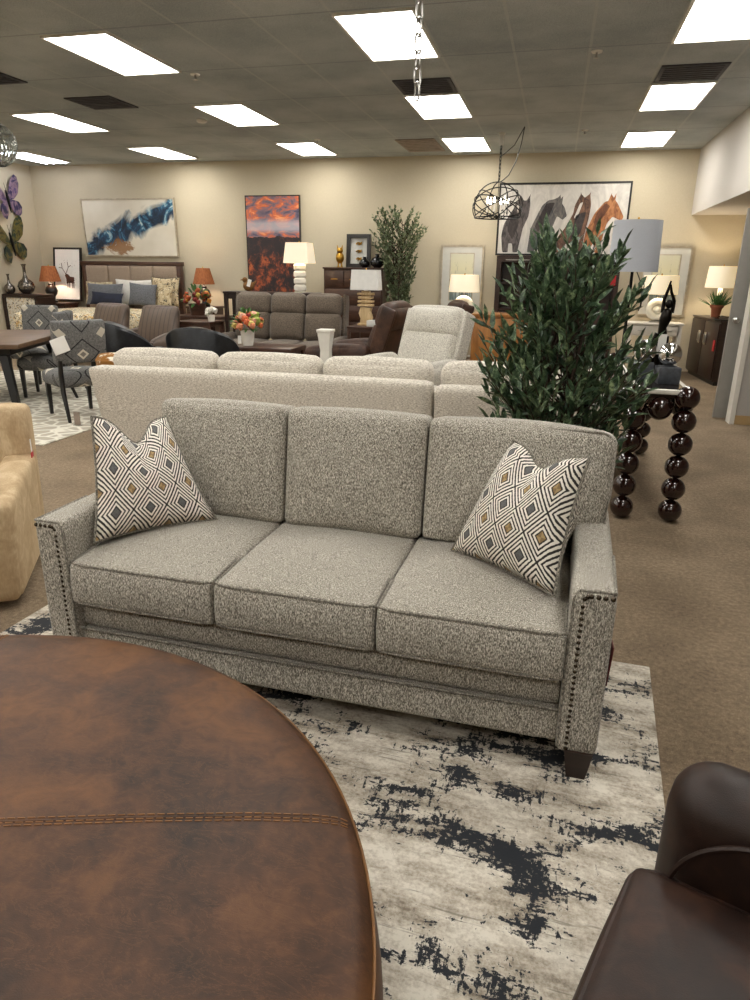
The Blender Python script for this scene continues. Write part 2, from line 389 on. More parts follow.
# ------------------------------------------------------------ the setting
H = 3.44; XL, XR, XA, YB, YF = -10.3, 1.99, 3.1, 12.75, -4.0
PW = 2.06; PY = 8.31      # partition end
struct(MB().box(XL-.1, YF-.1, -.1, 5.2, YB+.1, 0), 'floor', 'carpet')
struct(MB().box(XL-.1, YF-.1, H, 5.2, YB+.1, H+.1), 'ceiling', 'ceil')
struct(MB().box(XL-.1, YB, 0, 5.2, YB+.12, H), 'wall_back', 'wall')
struct(MB().box(XL-.12, YF, 0, XL, YB, H), 'wall_left', 'wall')
struct(MB().box(XL, YF-.12, 0, 5.2, YF, H), 'wall_front', 'wall')
struct(MB().box(4.6, YF, 0, 4.72, PY, H), 'wall_right', 'greywall')
struct(MB().box(XA, PY+.14, 0, XA+.1, YB, H), 'wall_alcove', 'wall')
struct(MB().box(PW, PY, .1, 4.6, PY+.14, 2.48), 'wall_partition', 'greywall')
struct(MB().box(XR, YF, 2.48, 4.6, PY+.14, H).box(XR, PY+.14, 2.48, XA, YB, H), 'trim_soffit', 'soffit')
struct(MB().box(PW+.0, PY-.012, 0, 4.6, PY+.14, .1), 'baseboard_partition', 'tanbase')
struct(MB().box(PW-.05, PY-.02, 0, PW, PY+.16, 2.48), 'trim_door_jamb', 'trim')
struct(MB().box(XL, YB-.012, 0, 1.9, YB, .09), 'baseboard_back', 'tanbase')
dr = MB().box(1.895, 8.58, .012, 2.8, 8.625, 2.26, .004).obj('door_1', 'door'); dr['kind'] = 'structure'
MB().lathe([(.0, 0), (.03, 0), (.03, .012), (.014, .02), (.012, .045), (.026, .06), (.031, .08), (.02, .098), (0, .1)]).obj('door_knob', 'nickel', dr)
k = dr.children[0]; k.rotation_euler = (PI/2, 0, 0); k.location = (1.955, 8.58, 1.11)
MB().tube([(2.02, 8.56, 2.2), (2.3, 8.52, 2.21), (2.5, 8.5, 2.2)], .012, 8).box(2.3, 8.5, 2.18, 2.6, 8.58, 2.24).obj('door_closer', 'nickel', dr)
MB().box(2.05, 8.9, 2.4, 2.75, 9.02, 2.479, .01).obj('trim_ceiling_bracket', 'vent')['kind'] = 'structure'
# ------------------------------------------------------------ ceiling lights
LW, LL = .60, 1.20
def light_panel(x, y, label):
    o = thing('ceiling_light', label, 'ceiling light', (x+LW/2, y+LL/2, H-.02), 0, 'fluorescent ceiling panels')
    fr = MB(); a, b = LW/2+.02, LL/2+.02
    fr.box(-a, -b, 0, a, -b+.02, .019).box(-a, b-.02, 0, a, b, .019).box(-a, -b+.02, 0, -a+.02, b-.02, .019).box(a-.02, -b+.02, 0, a, b-.02, .019)
    fr.obj('frame', 'white', o)
    MB().box(-a+.02, -b+.02, .006, a-.02, b-.02, .018).obj('diffuser', 'panel', o)
    return o
cols = [-9.63, -7.02, -4.42, -1.83, .77]; rows = [-1.95, .65, 3.25, 5.86, 8.49, 11.1]
names = {(2, 3): 'long white ceiling light panel at upper left, the largest one left of the hanging chain',
 (3, 3): 'large white ceiling light panel at the top beside the hanging chain', (4, 3): 'white ceiling light panel cut by the upper right corner of the photo',
 (1, 4): 'white ceiling light panel in the middle row nearest the left edge', (2, 4): 'white ceiling light panel in the middle row above the sunset landscape canvas',
 (3, 4): 'white ceiling light panel in the middle row just past the end of the hanging chain', (4, 4): 'white ceiling light panel in the middle row nearest the pale soffit',
 (1, 5): 'small white ceiling light panel in the far row above the abstract painting', (2, 5): 'small white ceiling light panel in the far row above the landscape canvas',
 (3, 5): 'small white ceiling light panel in the far row left of the cage chandelier', (4, 5): 'small white ceiling light panel in the far row above the horse painting'}
for i, x in enumerate(cols):
    for j, y in enumerate(rows):
        if (i, j) == (0, 5): continue
        light_panel(x, y, names.get((i, j), 'white fluorescent ceiling light panel outside the top or left edge of the photo'))
o = thing('ceiling_light', 'ceiling light with bare tubes and no lens in the far left corner', 'ceiling light', (cols[0]+LW/2, rows[5]+LL/2, H-.03), 0, 'fluorescent ceiling panels')
MB().box(-.32, -.62, .02, .32, .62, .029).box(-.32, -.62, 0, -.3, .62, .02).box(.3, -.62, 0, .32, .62, .02).box(-.3, -.62, 0, .3, -.6, .02).box(-.3, .6, 0, .3, .62, .02).obj('housing', 'reflector', o)
for dx in (-.18, -.03, .12, .22): MB().tube([(dx, -.58, -.002), (dx, .58, -.002)], .014, 8).obj('tube', 'tube', o)
def vent(x, y, w_, l_, lab, mat='vent'):
    o = thing('ceiling_vent', lab, 'vent', (x, y, H-.014), 0, 'ceiling vents')
    f = MB(); f.box(-w_/2, -l_/2, 0, w_/2, l_/2, .013, .003); f.obj('plate', mat, o)
    s = MB()
    for k in range(7): s.box(-w_/2+.04, -l_/2+(k+.8)*l_/8.2, -.006, w_/2-.04, -l_/2+(k+1.1)*l_/8.2, .001)
    s.obj('louvre', mat, o); return o
vent(-5.45, 8.15, .6, .6, 'dark square ceiling vent above the left end of the room')
vent(-1.53, 8.13, .6, .6, 'dark ceiling vent beside the light past the hanging chain')
vent(1.07, 8.1, .6, .6, 'dark narrow ceiling vent beside the light near the soffit')
vent(-5.95, 6.9, .6, .5, 'dark ceiling vent cut by the left edge of the photo')
o = vent(-2.25, 11.7, .6, 1.1, 'unlit tan ceiling lens left of the far middle light', 'vent2')
def sprinkler(x, y, lab):
    o = thing('sprinkler_head', lab, 'sprinkler', (x, y, H), 0, 'sprinkler heads')
    MB().lathe([(0, -.001), (.05, -.001), (.045, -.012), (0, -.012)], n=16).obj('escutcheon', 'white', o)
    MB().tube([(0, 0, -.01), (0, 0, -.05)], .009, 8).lathe([(0, -.05), (.026, -.05), (.026, -.054), (0, -.054)], n=12).obj('nozzle', 'nickel', o)
sprinkler(.158, 7.227, 'sprinkler head on the ceiling left of the upper right light')
sprinkler(-3.729, 7.218, 'sprinkler head on the ceiling by the upper left light')
sprinkler(-3.7, 10.95, 'sprinkler head on the ceiling in the far row near the landscape canvas')
sprinkler(.186, 10.9, 'sprinkler head on the ceiling above the horse painting')
o = MB().lathe([(0, -.001), (.07, -.001), (.07, -.02), (.05, -.035), (0, -.035)], n=20).obj('smoke_detector', 'white', loc=(-4.75, 9.3, H)); tag(o, 'small round white detector on the ceiling between the lights at left', 'detector')

# ------------------------------------------------------------ rugs
o = MB().box(-1.4, -1.95, .001, 1.4, 1.95, .014, .004).obj('area_rug', 'rug', loc=(-.99, .88, 0)); o.rotation_euler = (0, 0, -.062)
tag(o, 'cream area rug with distressed charcoal blotches under the grey sofa', 'rug')
o = MB().box(-8.3, 5.25, .001, -4.5, 9.2, .012, .004).obj('area_rug', 'lattice'); tag(o, 'cream rug with a pale cobble pattern under the dining table', 'rug')

# ------------------------------------------------------------ the grey sofa
def build_sofa():
    o = thing('sofa', 'grey tweed three-seat sofa with nailhead arms on the distressed rug', 'sofa', (-.78, 1.983, .014), math.radians(-1.74))
    z0 = -.014
    b = MB(); b.cushion((0, .44, .188+z0), (1.83, .84, .13), .022, (0, .0, 0), 8)
    b.cushion((0, .45, .31+z0), (1.83, .83, .125), .03, (0, .012, 0), 8); b.obj('base', 'sofa', o)
    MB().tube([(-.908, .018, .254+z0), (.908, .018, .254+z0)], .006, 6).obj('base_welt', 'sofa_welt', o)
    for s in (-1, 1):
        a = MB()
        a.cushion((s*.975, .425, .404+z0), (.132, .86, .588), .024, (.0, 0, .008), 12)
        ar = a.obj('arm', 'sofa', o)
        n = MB(); xi, xo, zt = s*.944, s*1.035, .678+z0
        pts = [(xi, .13+z0+i*.0205) for i in range(26)]
        pts += [(xi+s*(.02-.02*math.cos(a_)), zt-.02+.02*math.sin(a_)) for a_ in (.5, 1.1)]
        pts += [(xi+s*(.022+.0205*i), zt) for i in range(4)]
        for x, z in pts:
            fl = 0
            n.lathe2([(0, -.004), (.0082, -.002), (.0088, .001), (.006, .005), (0, .007)], (0, 0, 0), 8, (1, 1, 1))
            for v in n.bm.verts[-40:] if False else list(n.bm.verts)[-40:]:
                c = v.co.copy(); v.co = Vector((x+fl+c.x, -.001-c.z, z+c.y))
        n.obj('nailhead_trim', 'nail', ar)
        MB().tube([(s*.915, .002, .13+z0), (s*.915, .002, .4+z0), (s*.917, .003, .665+z0), (s*.93, .004, .692+z0), (s*1.034, .004, .694+z0), (s*1.038, .3, .694+z0)], .0055, 6).obj('welt', 'sofa_welt', ar)
    bk = MB(); bk.cushion((.06, .83, .55+z0), (1.9, .16, .85), .05, (0, .02, 0), 8, f=lambda p, u: (p.x, p.y+.05*(u.z+1)/2, p.z)); bk.obj('back_frame', 'sofa', o)
    xs = [-.907, -.305, .295, .913]
    for i in range(3):
        x0, x1 = xs[i], xs[i+1]; cx, wd = (x0+x1)/2, x1-x0-.004
        def crown(p, u):
            fr = max(0, -u.y)
            return (p.x, p.y+.012*max(0, u.z)*fr, p.z-.012*max(0, u.z)*fr)
        c = MB().cushion((cx, .31, .466+z0), (wd, .66, .178), .022, (0, .006, .034), 14, f=crown).obj('seat_cushion', 'sofa', o)
        p = MB()
        for zz, yy in ((.538, .013), (.383, .004)):
            pts = []
            for t in range(25):
                u = -1+2*t/24; ed = abs(u)**14
                pts.append((cx+u*(wd/2-.005), .31-.33+yy+.012*ed, zz+z0))
            pts = [(cx-wd/2+.006, .2, zz+z0+.012)]+pts+[(cx+wd/2-.006, .2, zz+z0+.012)]
            p.tube(pts, .0055, 6)
        p.tube([(cx+wd/2-.007, -.012, .385+z0), (cx+wd/2-.007, -.004, .535+z0)], .005, 6)
        p.obj('welt', 'sofa_welt', c)
    bx = [(-.885, -.285), (-.285, .318), (.318, 1.035)]
    for i, (x0, x1) in enumerate(bx):
        cx, wd = (x0+x1)/2, x1-x0-.006
        zb = .55; zt = 1.05
        c = MB().cushion((cx, .665, (zb+zt)/2+z0), (wd, .2, zt-zb), .035, (.0, .045, .012), 14, rot=(-.16, 0, 0), piv=(cx, .62, zb),
                         f=(lambda p, u: (p.x+(0 if u.x < 0 else -.09*max(0, -u.z*.5+.0)*u.x), p.y, max(p.z, -.235+(.115 if u.x > .72 and i == 2 else 0))-(.02*max(0, u.x)**2*max(0, u.z) if i == 2 else 0))) if i == 2 else None)
        c = c.obj('back_cushion', 'sofa', o)
        R = Euler((-.16, 0, 0)).to_matrix(); pv = Vector((cx, .62, zb+z0)); h = zt-zb
        path = []
        for q in rrect(wd-.03, h-.03, .05, 0, 4):
            e = (2*q[0]/wd)**2; e2 = (2*q[1]/h)**2
            v = Vector((cx+q[0], .665-.1+.012, (zb+zt)/2+z0+q[1])); v = pv+R@(v-pv); path.append(v)
        MB().tube(path, .0055, 6, True).obj('welt', 'sofa_welt', c)
    for x in (-.985, .985):
        for y in (.035, .8):
            MB().hexa([(x-.03, y-.03, 0), (x+.03, y-.03, 0), (x+.03, y+.03, 0), (x-.03, y+.03, 0)], [(x-.045, y-.045, .125+z0), (x+.045, y-.045, .125+z0), (x+.045, y+.045, .125+z0), (x-.045, y+.045, .125+z0)]).obj('foot', 'wood', o)
    t = MB().box(1.046, .06, .33, 1.05, .13, .47, .001, rot=(0, .05, .08)).obj('tag', 'darkred', o); t['label'] = 'dark red price tag hanging on the right arm'
build_sofa()

def pillow4(c00, c10, c11, c01, T, chop=.16, n=20):
    mb = MB(); c00, c10, c11, c01 = map(Vector, (c00, c10, c11, c01)); N = (c10-c00).cross(c01-c00).normalized()
    uvl = mb.bm.loops.layers.uv.new('UVMap'); g = {}
    for side in (-1, 1):
        for i in range(n+1):
            for j in range(n+1):
                u, v = -1+2*i/n, -1+2*j/n
                if side == 1 and (i in (0, n) or j in (0, n)): g[(side, i, j)] = g[(-1, i, j)]; continue
                a, b = u*(1-.07*(1-v*v)), v*(1-.07*(1-u*u))
                b -= chop*math.exp(-(u/.38)**2)*((v+1)/2)**2*1.6
                P = ((1-a)*(1-b)*c00+(1+a)*(1-b)*c10+(1+a)*(1+b)*c11+(1-a)*(1+b)*c01)/4
                th = T*((1-u*u)*(1-v*v))**.42*(1-.45*math.exp(-(u/.3)**2)*max(0, v))
                g[(side, i, j)] = mb.bm.verts.new(P+N*th*side)
    for side in (-1, 1):
        for i in range(n):
            for j in range(n):
                q = [(i, j), (i+1, j), (i+1, j+1), (i, j+1)]
                if side < 0: q.reverse()
                f = mb.bm.faces.new([g[(side, a, b)] for a, b in q]); f.smooth = True
                for lp, (a, b) in zip(f.loops, q): lp[uvl].uv = (a/n, b/n)
    edge = [g[(-1, i, 0)].co.copy() for i in range(n)]+[g[(-1, n, j)].co.copy() for j in range(n)]+[g[(-1, n-i, n)].co.copy() for i in range(n)]+[g[(-1, 0, n-j)].co.copy() for j in range(n)]
    return mb, edge
def throw_pillow(label, cs, T, mat='diamond', chop=.16, group=None, name='throw_pillow', welt=None, cat='pillow'):
    c0 = sum((Vector(c) for c in cs), Vector())/4
    mb, edge = pillow4(*[Vector(c)-c0 for c in cs], T, chop); o = mb.obj(name, mat, loc=c0, sharp=80); tag(o, label, cat, group)
    if welt: MB().tube(edge, .006, 6, True).obj('welt', welt, o)
    return o
throw_pillow('diamond woven throw pillow at the left end of the grey sofa', [(-1.655, 2.13, .578), (-1.315, 2.49, .578), (-1.555, 2.555, .995), (-1.735, 2.31, 1.035)], .1, group='diamond throw pillows', welt='sofa_welt', chop=.25)
throw_pillow('diamond woven throw pillow at the right end of the grey sofa', [(-.30, 2.43, .58), (.085, 2.13, .58), (.155, 2.29, 1.02), (-.1, 2.46, 1.02)], .1, group='diamond throw pillows', welt='sofa_welt', chop=.15)

# ------------------------------------------------------------ round leather ottoman
def build_ottoman():
    o = thing('ottoman', 'large round brown leather ottoman with golden welt, nearest the camera', 'ottoman', (-1.255, .585, .014))
    r, zt = 1.085, .476
    prof = [(0, zt+.03), (r*.3, zt+.029), (r*.6, zt+.024), (r*.8, zt+.016), (r*.92, zt+.004), (r*.97, zt-.008), (r*.992, zt-.022), (r, zt-.04)]
    MB().lathe(list(reversed(prof)), n=96).obj('top', 'ottoman', o, sharp=60)
    MB().lathe([(r-.06, .05), (r-.01, .06), (r+.008, .1), (r+.02, .22), (r+.018, .34), (r+.006, .42), (r-.004, zt-.041)], n=96).obj('side', 'ottoman', o, sharp=60)
    MB().tube([(r*1.001*math.cos(2*PI*i/120), r*1.001*math.sin(2*PI*i/120), zt-.036) for i in range(120)], .0032, 6, True).obj('welt', 'welt', o)
    def zat(x, y):
        q = math.hypot(x, y)
        for (a, za), (b, zb) in zip(prof, prof[1:]):
            if a <= q <= b: return za+(zb-za)*(q-a)/(b-a)
        return prof[-1][1]
    def seam(a, b):
        s = MB(); d = Vector((b[0]-a[0], b[1]-a[1])); L = d.length; d.normalize(); nn = Vector((-d.y, d.x)); k = int(L/.02)
        for off in (-.012, -.004, .008):
            for i in range(k):
                pts = []
                for q in (0, .5, .72):
                    p = Vector(a)+d*((i+q)*L/k)+nn*off; pts.append((p.x, p.y, zat(p.x, p.y)+.0012))
                s.tube(pts, .0011, 4)
        s.obj('stitching', 'stitch', o)
        g = MB(); pts = [Vector(a)+d*(L*i/40) for i in range(41)]
        g.tube([(p.x, p.y, zat(p.x, p.y)-.001) for p in pts], .0035, 6); g.obj('seam', 'ottoman', o)
    j = (-.18, .17)
    seam(j, (.93, .535)); seam(j, (-.345, 1.0)); seam(j, (-.75, -.7))
    MB().lathe([(0, 0), (r-.1, 0), (r-.1, .052), (0, .052)], n=64).obj('plinth', 'black', o)
build_ottoman()

# ------------------------------------------------------------ espresso leather armchair, lower right
def build_leather_chair():
    ang = math.atan2(-.92, -.40)   # local x to the sitter's left
    # local y = backwards, local x = sitter's left
    fwd = Vector((-.937, .35)); rz = math.atan2(fwd.x, -fwd.y)
    o = thing('leather_armchair', 'dark espresso leather armchair at the lower right corner', 'armchair', (.187, .861, .014), rz)
    # in local space the far arm (upper in the photo) is at -x
    W = .62
    MB().cushion((0, .36, .22), (W+.02, .72, .28), .04, (0, .01, 0), 8).obj('base', 'darkleather', o)
    c = MB().cushion((0, .285, .405), (W-.012, .66, .17), .035, (0, .012, .03), 14).obj('seat_cushion', 'darkleather', o)
    MB().tube(rrect(W-.024, .648, .05, .474, 6, (0, .285)), .0055, 6, True).obj('welt', 'darkleather', c)
    for s in (-1, 1):
        a = MB().cushion((s*(W/2+.1), .38, .36), (.19, .79, .62), .09, (.015, .0, .0), 16, f=lambda p, u: (p.x, p.y, p.z-(.0))).obj('arm', 'darkleather', o)
        pth = []
        x = s*(W/2-.011)
        for t in range(21):
            q = PI-PI/2*t/20
            pth.append((x, .19+.17*math.cos(q), .435+.185*math.sin(q)))
        pth = [(x, .02, .2)]+pth+[(x, .72, .615)]
        MB().tube(pth, .006, 6).obj('welt', 'darkleather', a)
        g = MB()
        for k in range(4):
            yy = .08+.07*k; g.tube([(s*(W/2+.04), yy, .64+.002*k), (s*(W/2+.06), yy+.008, .658+.001*k), (s*(W/2+.085), yy+.012, .666)], [.001, .004, .001], 5)
        g.obj('gather', 'darkleather', a)
    MB().cushion((0, .83, .56), (W+.36, .2, .98), .09, (0, .03, 0), 12, rot=(-.15, 0, 0), piv=(0, .8, .3)).obj('back', 'darkleather', o)
    MB().cushion((0, .68, .72), (W-.02, .2, .5), .08, (0, .05, .02), 12, rot=(-.15, 0, 0), piv=(0, .68, .5)).obj('back_cushion', 'darkleather', o)
    for x in (-.38, .38):
        for y in (.08, .82): MB().lathe([(.02, 0), (.032, .085), (0, .085)], (x, y, 0), 12).obj('foot', 'wood', o)
build_leather_chair()

# ------------------------------------------------------------ tan velvet armchair, left edge
def build_tan_chair():
    o = thing('velvet_armchair', 'tan velvet armchair cut by the left edge of the photo', 'armchair', (-2.735, 2.285, 0), math.radians(30.7))
    MB().lathe([(0, 0), (.27, 0), (.27, .03), (0, .03)], (0, .42, 0), 32).obj('swivel_base', 'black', o)
    MB().cushion((0, .42, .19), (.82, .8, .29), .04, (0, 0, 0), 8).obj('base', 'tan', o)
    for s in (-1, 1):
        MB().cushion((s*.33, .36, .31), (.17, .74, .53), .035, (.0, .008, .01), 10, f=lambda p, u, s=s: (p.x+s*.015*u.z, p.y, p.z+.03*u.y*max(0, u.z))).obj('arm', 'tan', o)
    MB().cushion((0, .34, .4), (.5, .62, .17), .05, (0, .02, .025), 10).obj('seat_cushion', 'tan', o)
    MB().cushion((0, .77, .5), (.82, .18, .72), .05, (0, .02, .012), 10, f=lambda p, u: (p.x, p.y+.06*(u.z+1)/2, p.z)).obj('back', 'tan', o)
    t = MB().box(.415, .66, .5, .419, .72, .62, .001).obj('tag', 'red', o); t['label'] = 'red sale tag'
    MB().box(.415, .68, .62, .418, .7, .69).obj('tag', 'paper', o)
build_tan_chair()

# ------------------------------------------------------------ cream sectional seen from behind
def build_sectional():
    o = thing('sectional_sofa', 'long cream boucle sectional with its back to the camera, behind the grey sofa', 'sofa', (-2.35, 5.28, 0), math.radians(1.0))
    def mod(x0, x1, seams, flare, top):
        w_ = x1-x0; cx = (x0+x1)/2
        MB().cushion((cx, .11, .4), (w_, .2, .72), .05, (0, .01, .01), 12, f=lambda p, u: (p.x+flare*(p.x < 0)*(-1)*(p.z+.36)*.16, p.y-.03*(u.z+1)/2, p.z-top)).obj('back', 'cream', o)
        MB().cushion((cx, .62, .24), (w_-.02, .86, .4), .04, (0, 0, 0), 8).obj('base', 'cream', o)
        for a, b in zip(seams, seams[1:]):
            MB().cushion(((a+b)/2, .3, .66), (b-a-.012, .24, .46), .09, (.0, .03, .02), 12, rot=(.12, 0, 0)).obj('back_cushion', 'cream', o)
            MB().cushion(((a+b)/2, .72, .5), (b-a-.01, .66, .17), .06, (0, .02, .02), 10).obj('seat_cushion', 'cream', o)
    mod(-1.47, 1.475, [-1.47, -.46, .5, 1.45], 1, 0)
    mod(1.495, 2.82, [1.5, 2.2, 2.8], 0, .025)
    for s in (-1.37,): MB().cushion((s, .62, .33), (.2, .9, .56), .06, (.01, 0, .01), 10).obj('arm', 'cream', o)
    for x in (-1.38, 0, 1.38, 1.6, 2.7):
        for y in (.1, .98): MB().lathe([(.022, 0), (.028, .05), (0, .05)], (x, y, 0), 10).obj('foot', 'black', o)
build_sectional()

# ------------------------------------------------------------ foliage
leafmats = {}
def leafmat(name, a, b, c, rough=.35):
    t = NT(name); f = t.noise(t.coord((9, 9, 9)), 1.3, 3, .6); g = t.noise(t.coord(), 70, 2)
    t.color(t.ramp(t.math('ADD', t.math('MULTIPLY', f, .6), t.math('MULTIPLY', g, .4)), [(.38, a), (.52, b), (.66, c)])); t.set(Roughness=rough); return t.m
MAT['leaf'] = leafmat('olive_leaf', '#223326', '#4a6246', '#a5b98f'); MAT['leaf2'] = leafmat('ficus_leaf', '#3a4632', '#64724f', '#99a37c', .5)
MAT['bark'] = M('bark', '#3a2b20', .85, var=.3, vscale=40, bump=.4); MAT['grass'] = leafmat('blade_leaf', '#1f3a1a', '#3f6a33', '#6c9550', .5)
MAT['soil'] = M('moss_soil', '#2c241b', .95, var=.3, vscale=60)
def leaf(mb, p, d, L, W, rng):
    d = d.normalized(); s = d.cross(Vector((0, 0, 1)))
    if s.length < 1e-3: s = Vector((1, 0, 0))
    s.normalize(); s = (Matrix.Rotation(rng.uniform(-.9, .9), 3, d)@s); nrm = s.cross(d).normalized()
    droop = rng.uniform(-.12, .2)*L
    a = p+d*L*.35; b = p+d*L*.72-nrm*droop*.5; tip = p+d*L-nrm*droop; k = nrm*W*.22
    mb.add([p, a+s*W*.5+k, a, a-s*W*.5+k, b+s*W*.4+k, b, b-s*W*.4+k, tip], [(0, 2, 1), (0, 3, 2), (1, 2, 5, 4), (2, 3, 6, 5), (4, 5, 7), (5, 6, 7)])
def tree(name, label, cat, loc, stems, Rz, z0, z1, nb, nl, L, W, leafm, potr, poth, potm, seed, upb=.55, trunk=.018, shape=None):
    rng = random.Random(seed); o = thing(name, label, cat, loc)
    MB().lathe([(0, 0), (potr*.75, 0), (potr, poth), (potr+.015, poth), (potr+.015, poth-.02), (potr*.9, poth-.03), (0, poth-.03)], n=28).obj('pot', potm, o)
    MB().lathe([(0, poth-.035), (potr*.9, poth-.035), (potr*.5, poth-.012), (0, poth-.008)], n=20).obj('soil', 'soil', o)
    tk = MB(); lines = []
    for i in range(stems):
        a = 2*PI*i/stems+.4; top = z1-.12-.1*rng.random(); pts = []
        for k in range(9):
            q = k/8; r = .03+.09*q*(stems > 1)
            pts.append((math.cos(a+q)*r*(stems > 1)+.015*math.sin(5*q+i), math.sin(a+q)*r*(stems > 1)+.015*math.cos(4*q), poth-.02+(top-poth)*q))
        tk.tube(pts, [trunk*(1-.75*k/8) for k in range(9)], 7); lines.append(pts)
    tk.obj('trunk', 'bark', o)
    br = MB(); lf = MB()
    for b in range(nb):
        zt = z0+(z1-z0)*(1-(1-rng.random())**1.0)*1.0; R = Rz(zt); a = rng.uniform(0, 2*PI); rr = R*(rng.uniform(.3, 1.0)**.6)
        tip = Vector((rr*math.cos(a), rr*math.sin(a), zt))
        if shape: tip = shape(tip)
        ln = lines[rng.randrange(stems)]; zb = max(poth+.1, zt-rng.uniform(.25, .5)); k = min(8, max(0, (zb-poth)/(ln[-1][2]-poth)*8)); k0 = int(min(7, k)); base = Vector(ln[k0]).lerp(Vector(ln[k0+1]), k-k0)
        ctrl = base.lerp(tip, .6)+Vector((0, 0, -.06-.1*rng.random()))
        pts = [((1-t)**2)*base+2*t*(1-t)*ctrl+t*t*tip for t in [i/8 for i in range(9)]]
        br.tube(pts, [.006*(1-.7*i/8) for i in range(9)], 5)
        for i in range(nl):
            t = .3+.7*(i+1)/nl; p = ((1-t)**2)*base+2*t*(1-t)*ctrl+t*t*tip; d = (2*(1-t)*(ctrl-base)+2*t*(tip-ctrl)).normalized()
            sd = d.orthogonal().normalized(); sd = Matrix.Rotation(i*2.4+b, 3, d)@sd
            dd = d*rng.uniform(.5, 1.1)+sd*rng.uniform(.5, .95)*(1 if i < nl-1 else .1)+Vector((0, 0, upb*rng.uniform(.2, 1)))
            leaf(lf, p, dd, L*rng.uniform(.65, 1.15), W*rng.uniform(.7, 1.15), rng)
    br.obj('branches', 'bark', o); f = lf.obj('foliage', leafm, o, sharp=180); f['kind'] = 'stuff'
    return o
def Rbush(z):
    pts = [(.45, .28), (.6, .36), (.8, .44), (1.0, .48), (1.2, .48), (1.4, .44), (1.55, .37), (1.68, .3), (1.76, .22), (1.85, .1)]
    for (a, ra), (b, rb) in zip(pts, pts[1:]):
        if a <= z <= b: return ra+(rb-ra)*(z-a)/(b-a)
    return .05
tree('artificial_olive_bush', 'dense dark green leafy bush behind the right end of the grey sofa', 'plant', (.06, 3.92, 0), 4, Rbush, .45, 1.8, 185, 15, .115, .033, 'leaf', .2, .3, 'slate', 3)
def Rfic(z):
    pts = [(.7, .15), (1.1, .22), (1.5, .3), (1.9, .42), (2.2, .58), (2.45, .5), (2.62, .25)]
    for (a, ra), (b, rb) in zip(pts, pts[1:]):
        if a <= z <= b: return ra+(rb-ra)*(z-a)/(b-a)
    return .1
tree('ficus_tree', 'tall grey-green ficus tree beside the walnut dresser', 'plant', (-2.64, 12.1, 0), 3, Rfic, .95, 2.58, 190, 13, .075, .04, 'leaf2', .19, .3, 'slate', 5, .2, .02, lambda p: Vector((p.x, p.y*.72, p.z)))

# ------------------------------------------------------------ ball-leg console table and what stands on it
def build_ball_table():
    o = thing('console_table', 'dark console table with legs of stacked lacquered balls', 'table', (.722, 4.72, 0))
    X, Y = .155, 1.86; r = .0765; zt = .86
    t = MB(); t.box(-.175, -.03, zt, .175, Y+.03, zt+.03, .006); t.obj('tabletop', 'trim', o)
    MB().box(-.14, .01, zt+.028, .14, Y-.01, zt+.0325).obj('glass_inset', 'tray_glass', o)['label'] = 'dark glass inset in the top'
    MB().box(-.12, .02, zt-.03, .12, Y-.02, zt+.001).obj('apron', 'wood', o)
    for sx in (-1, 1):
        for y in (0, Y):
            for k in range(6): MB().ball((sx*X, y, r+.002+k*.1525), r).obj('leg_ball' , 'ball', o)
        n = 12
        for k in range(1, n): MB().ball((sx*X, Y*k/n, .765), r).obj('rail_ball', 'ball', o)
    for y in (0, Y): MB().ball((0, y, .765), r).obj('rail_ball', 'ball', o)
MAT['tray_glass'] = M('dark_mirror_glass', '#2b2522', .08, .3)
build_ball_table()
ZT = .893
def orb_block(loc, label, rz, figure):
    o = thing('orb_sculpture', label, 'sculpture', loc, rz, 'orb sculptures on slate blocks')
    MB().box(-.07, -.07, .0, .07, .07, .11, .004).obj('block', 'slate', o)
    MB().lathe([(0, .11), (.05, .11), (.04, .118), (.02, .125), (0, .125)]).obj('collar', 'slate', o)
    MB().ball((0, 0, .193), .075, 32, 20).obj('orb', 'chrome', o)
    return o
orb_block((.775, 4.98, ZT), 'chrome orb on a slate block at the front of the ball-leg table', .1, 0)
orb_block((.635, 5.14, ZT), 'chrome orb on a slate block, half hidden behind the front one', -.1, 0)
def statue():
    o = thing('statue', 'slender dark bronze standing figure with raised arms behind the chrome orb', 'statue', (.755, 5.32, ZT))
    MB().lathe([(0, 0), (.05, 0), (.05, .02), (.02, .03), (0, .03)], n=20).obj('plinth', 'slate', o)
    b = MB()
    b.tube([(.0, 0, .03), (-.012, 0, .15), (.005, 0, .27), (-.004, 0, .34), (.008, .0, .40), (.012, 0, .45), (.014, 0, .47)], [.02, .024, .036, .028, .042, .034, .013], 10)
    b.tube([(.02, .0, .03), (.032, 0, .15), (.02, 0, .28)], [.016, .02, .03], 8)
    b.ball((.018, 0, .50), .026, 12, 8, (1, 1, 1.2))
    b.tube([(-.018, 0, .44), (-.016, .01, .53), (.0, .0, .60), (.01, 0, .655)], [.014, .012, .01, .006], 8)
    b.tube([(.045, 0, .44), (.05, .01, .52), (.022, 0, .58), (.012, 0, .63)], [.014, .012, .01, .006], 8)
    b.tube([(-.03, 0, .3), (-.05, .01, .2), (-.05, .02, .05)], [.02, .026, .03], 8)
    b.obj('figure', 'bronze', o)
    MB().box(-.03, -.07, .16, .025, -.068, .3, rot=(.1, 0, .1)).obj('tag', 'paper', o)['label'] = 'white paper price tag'
statue()
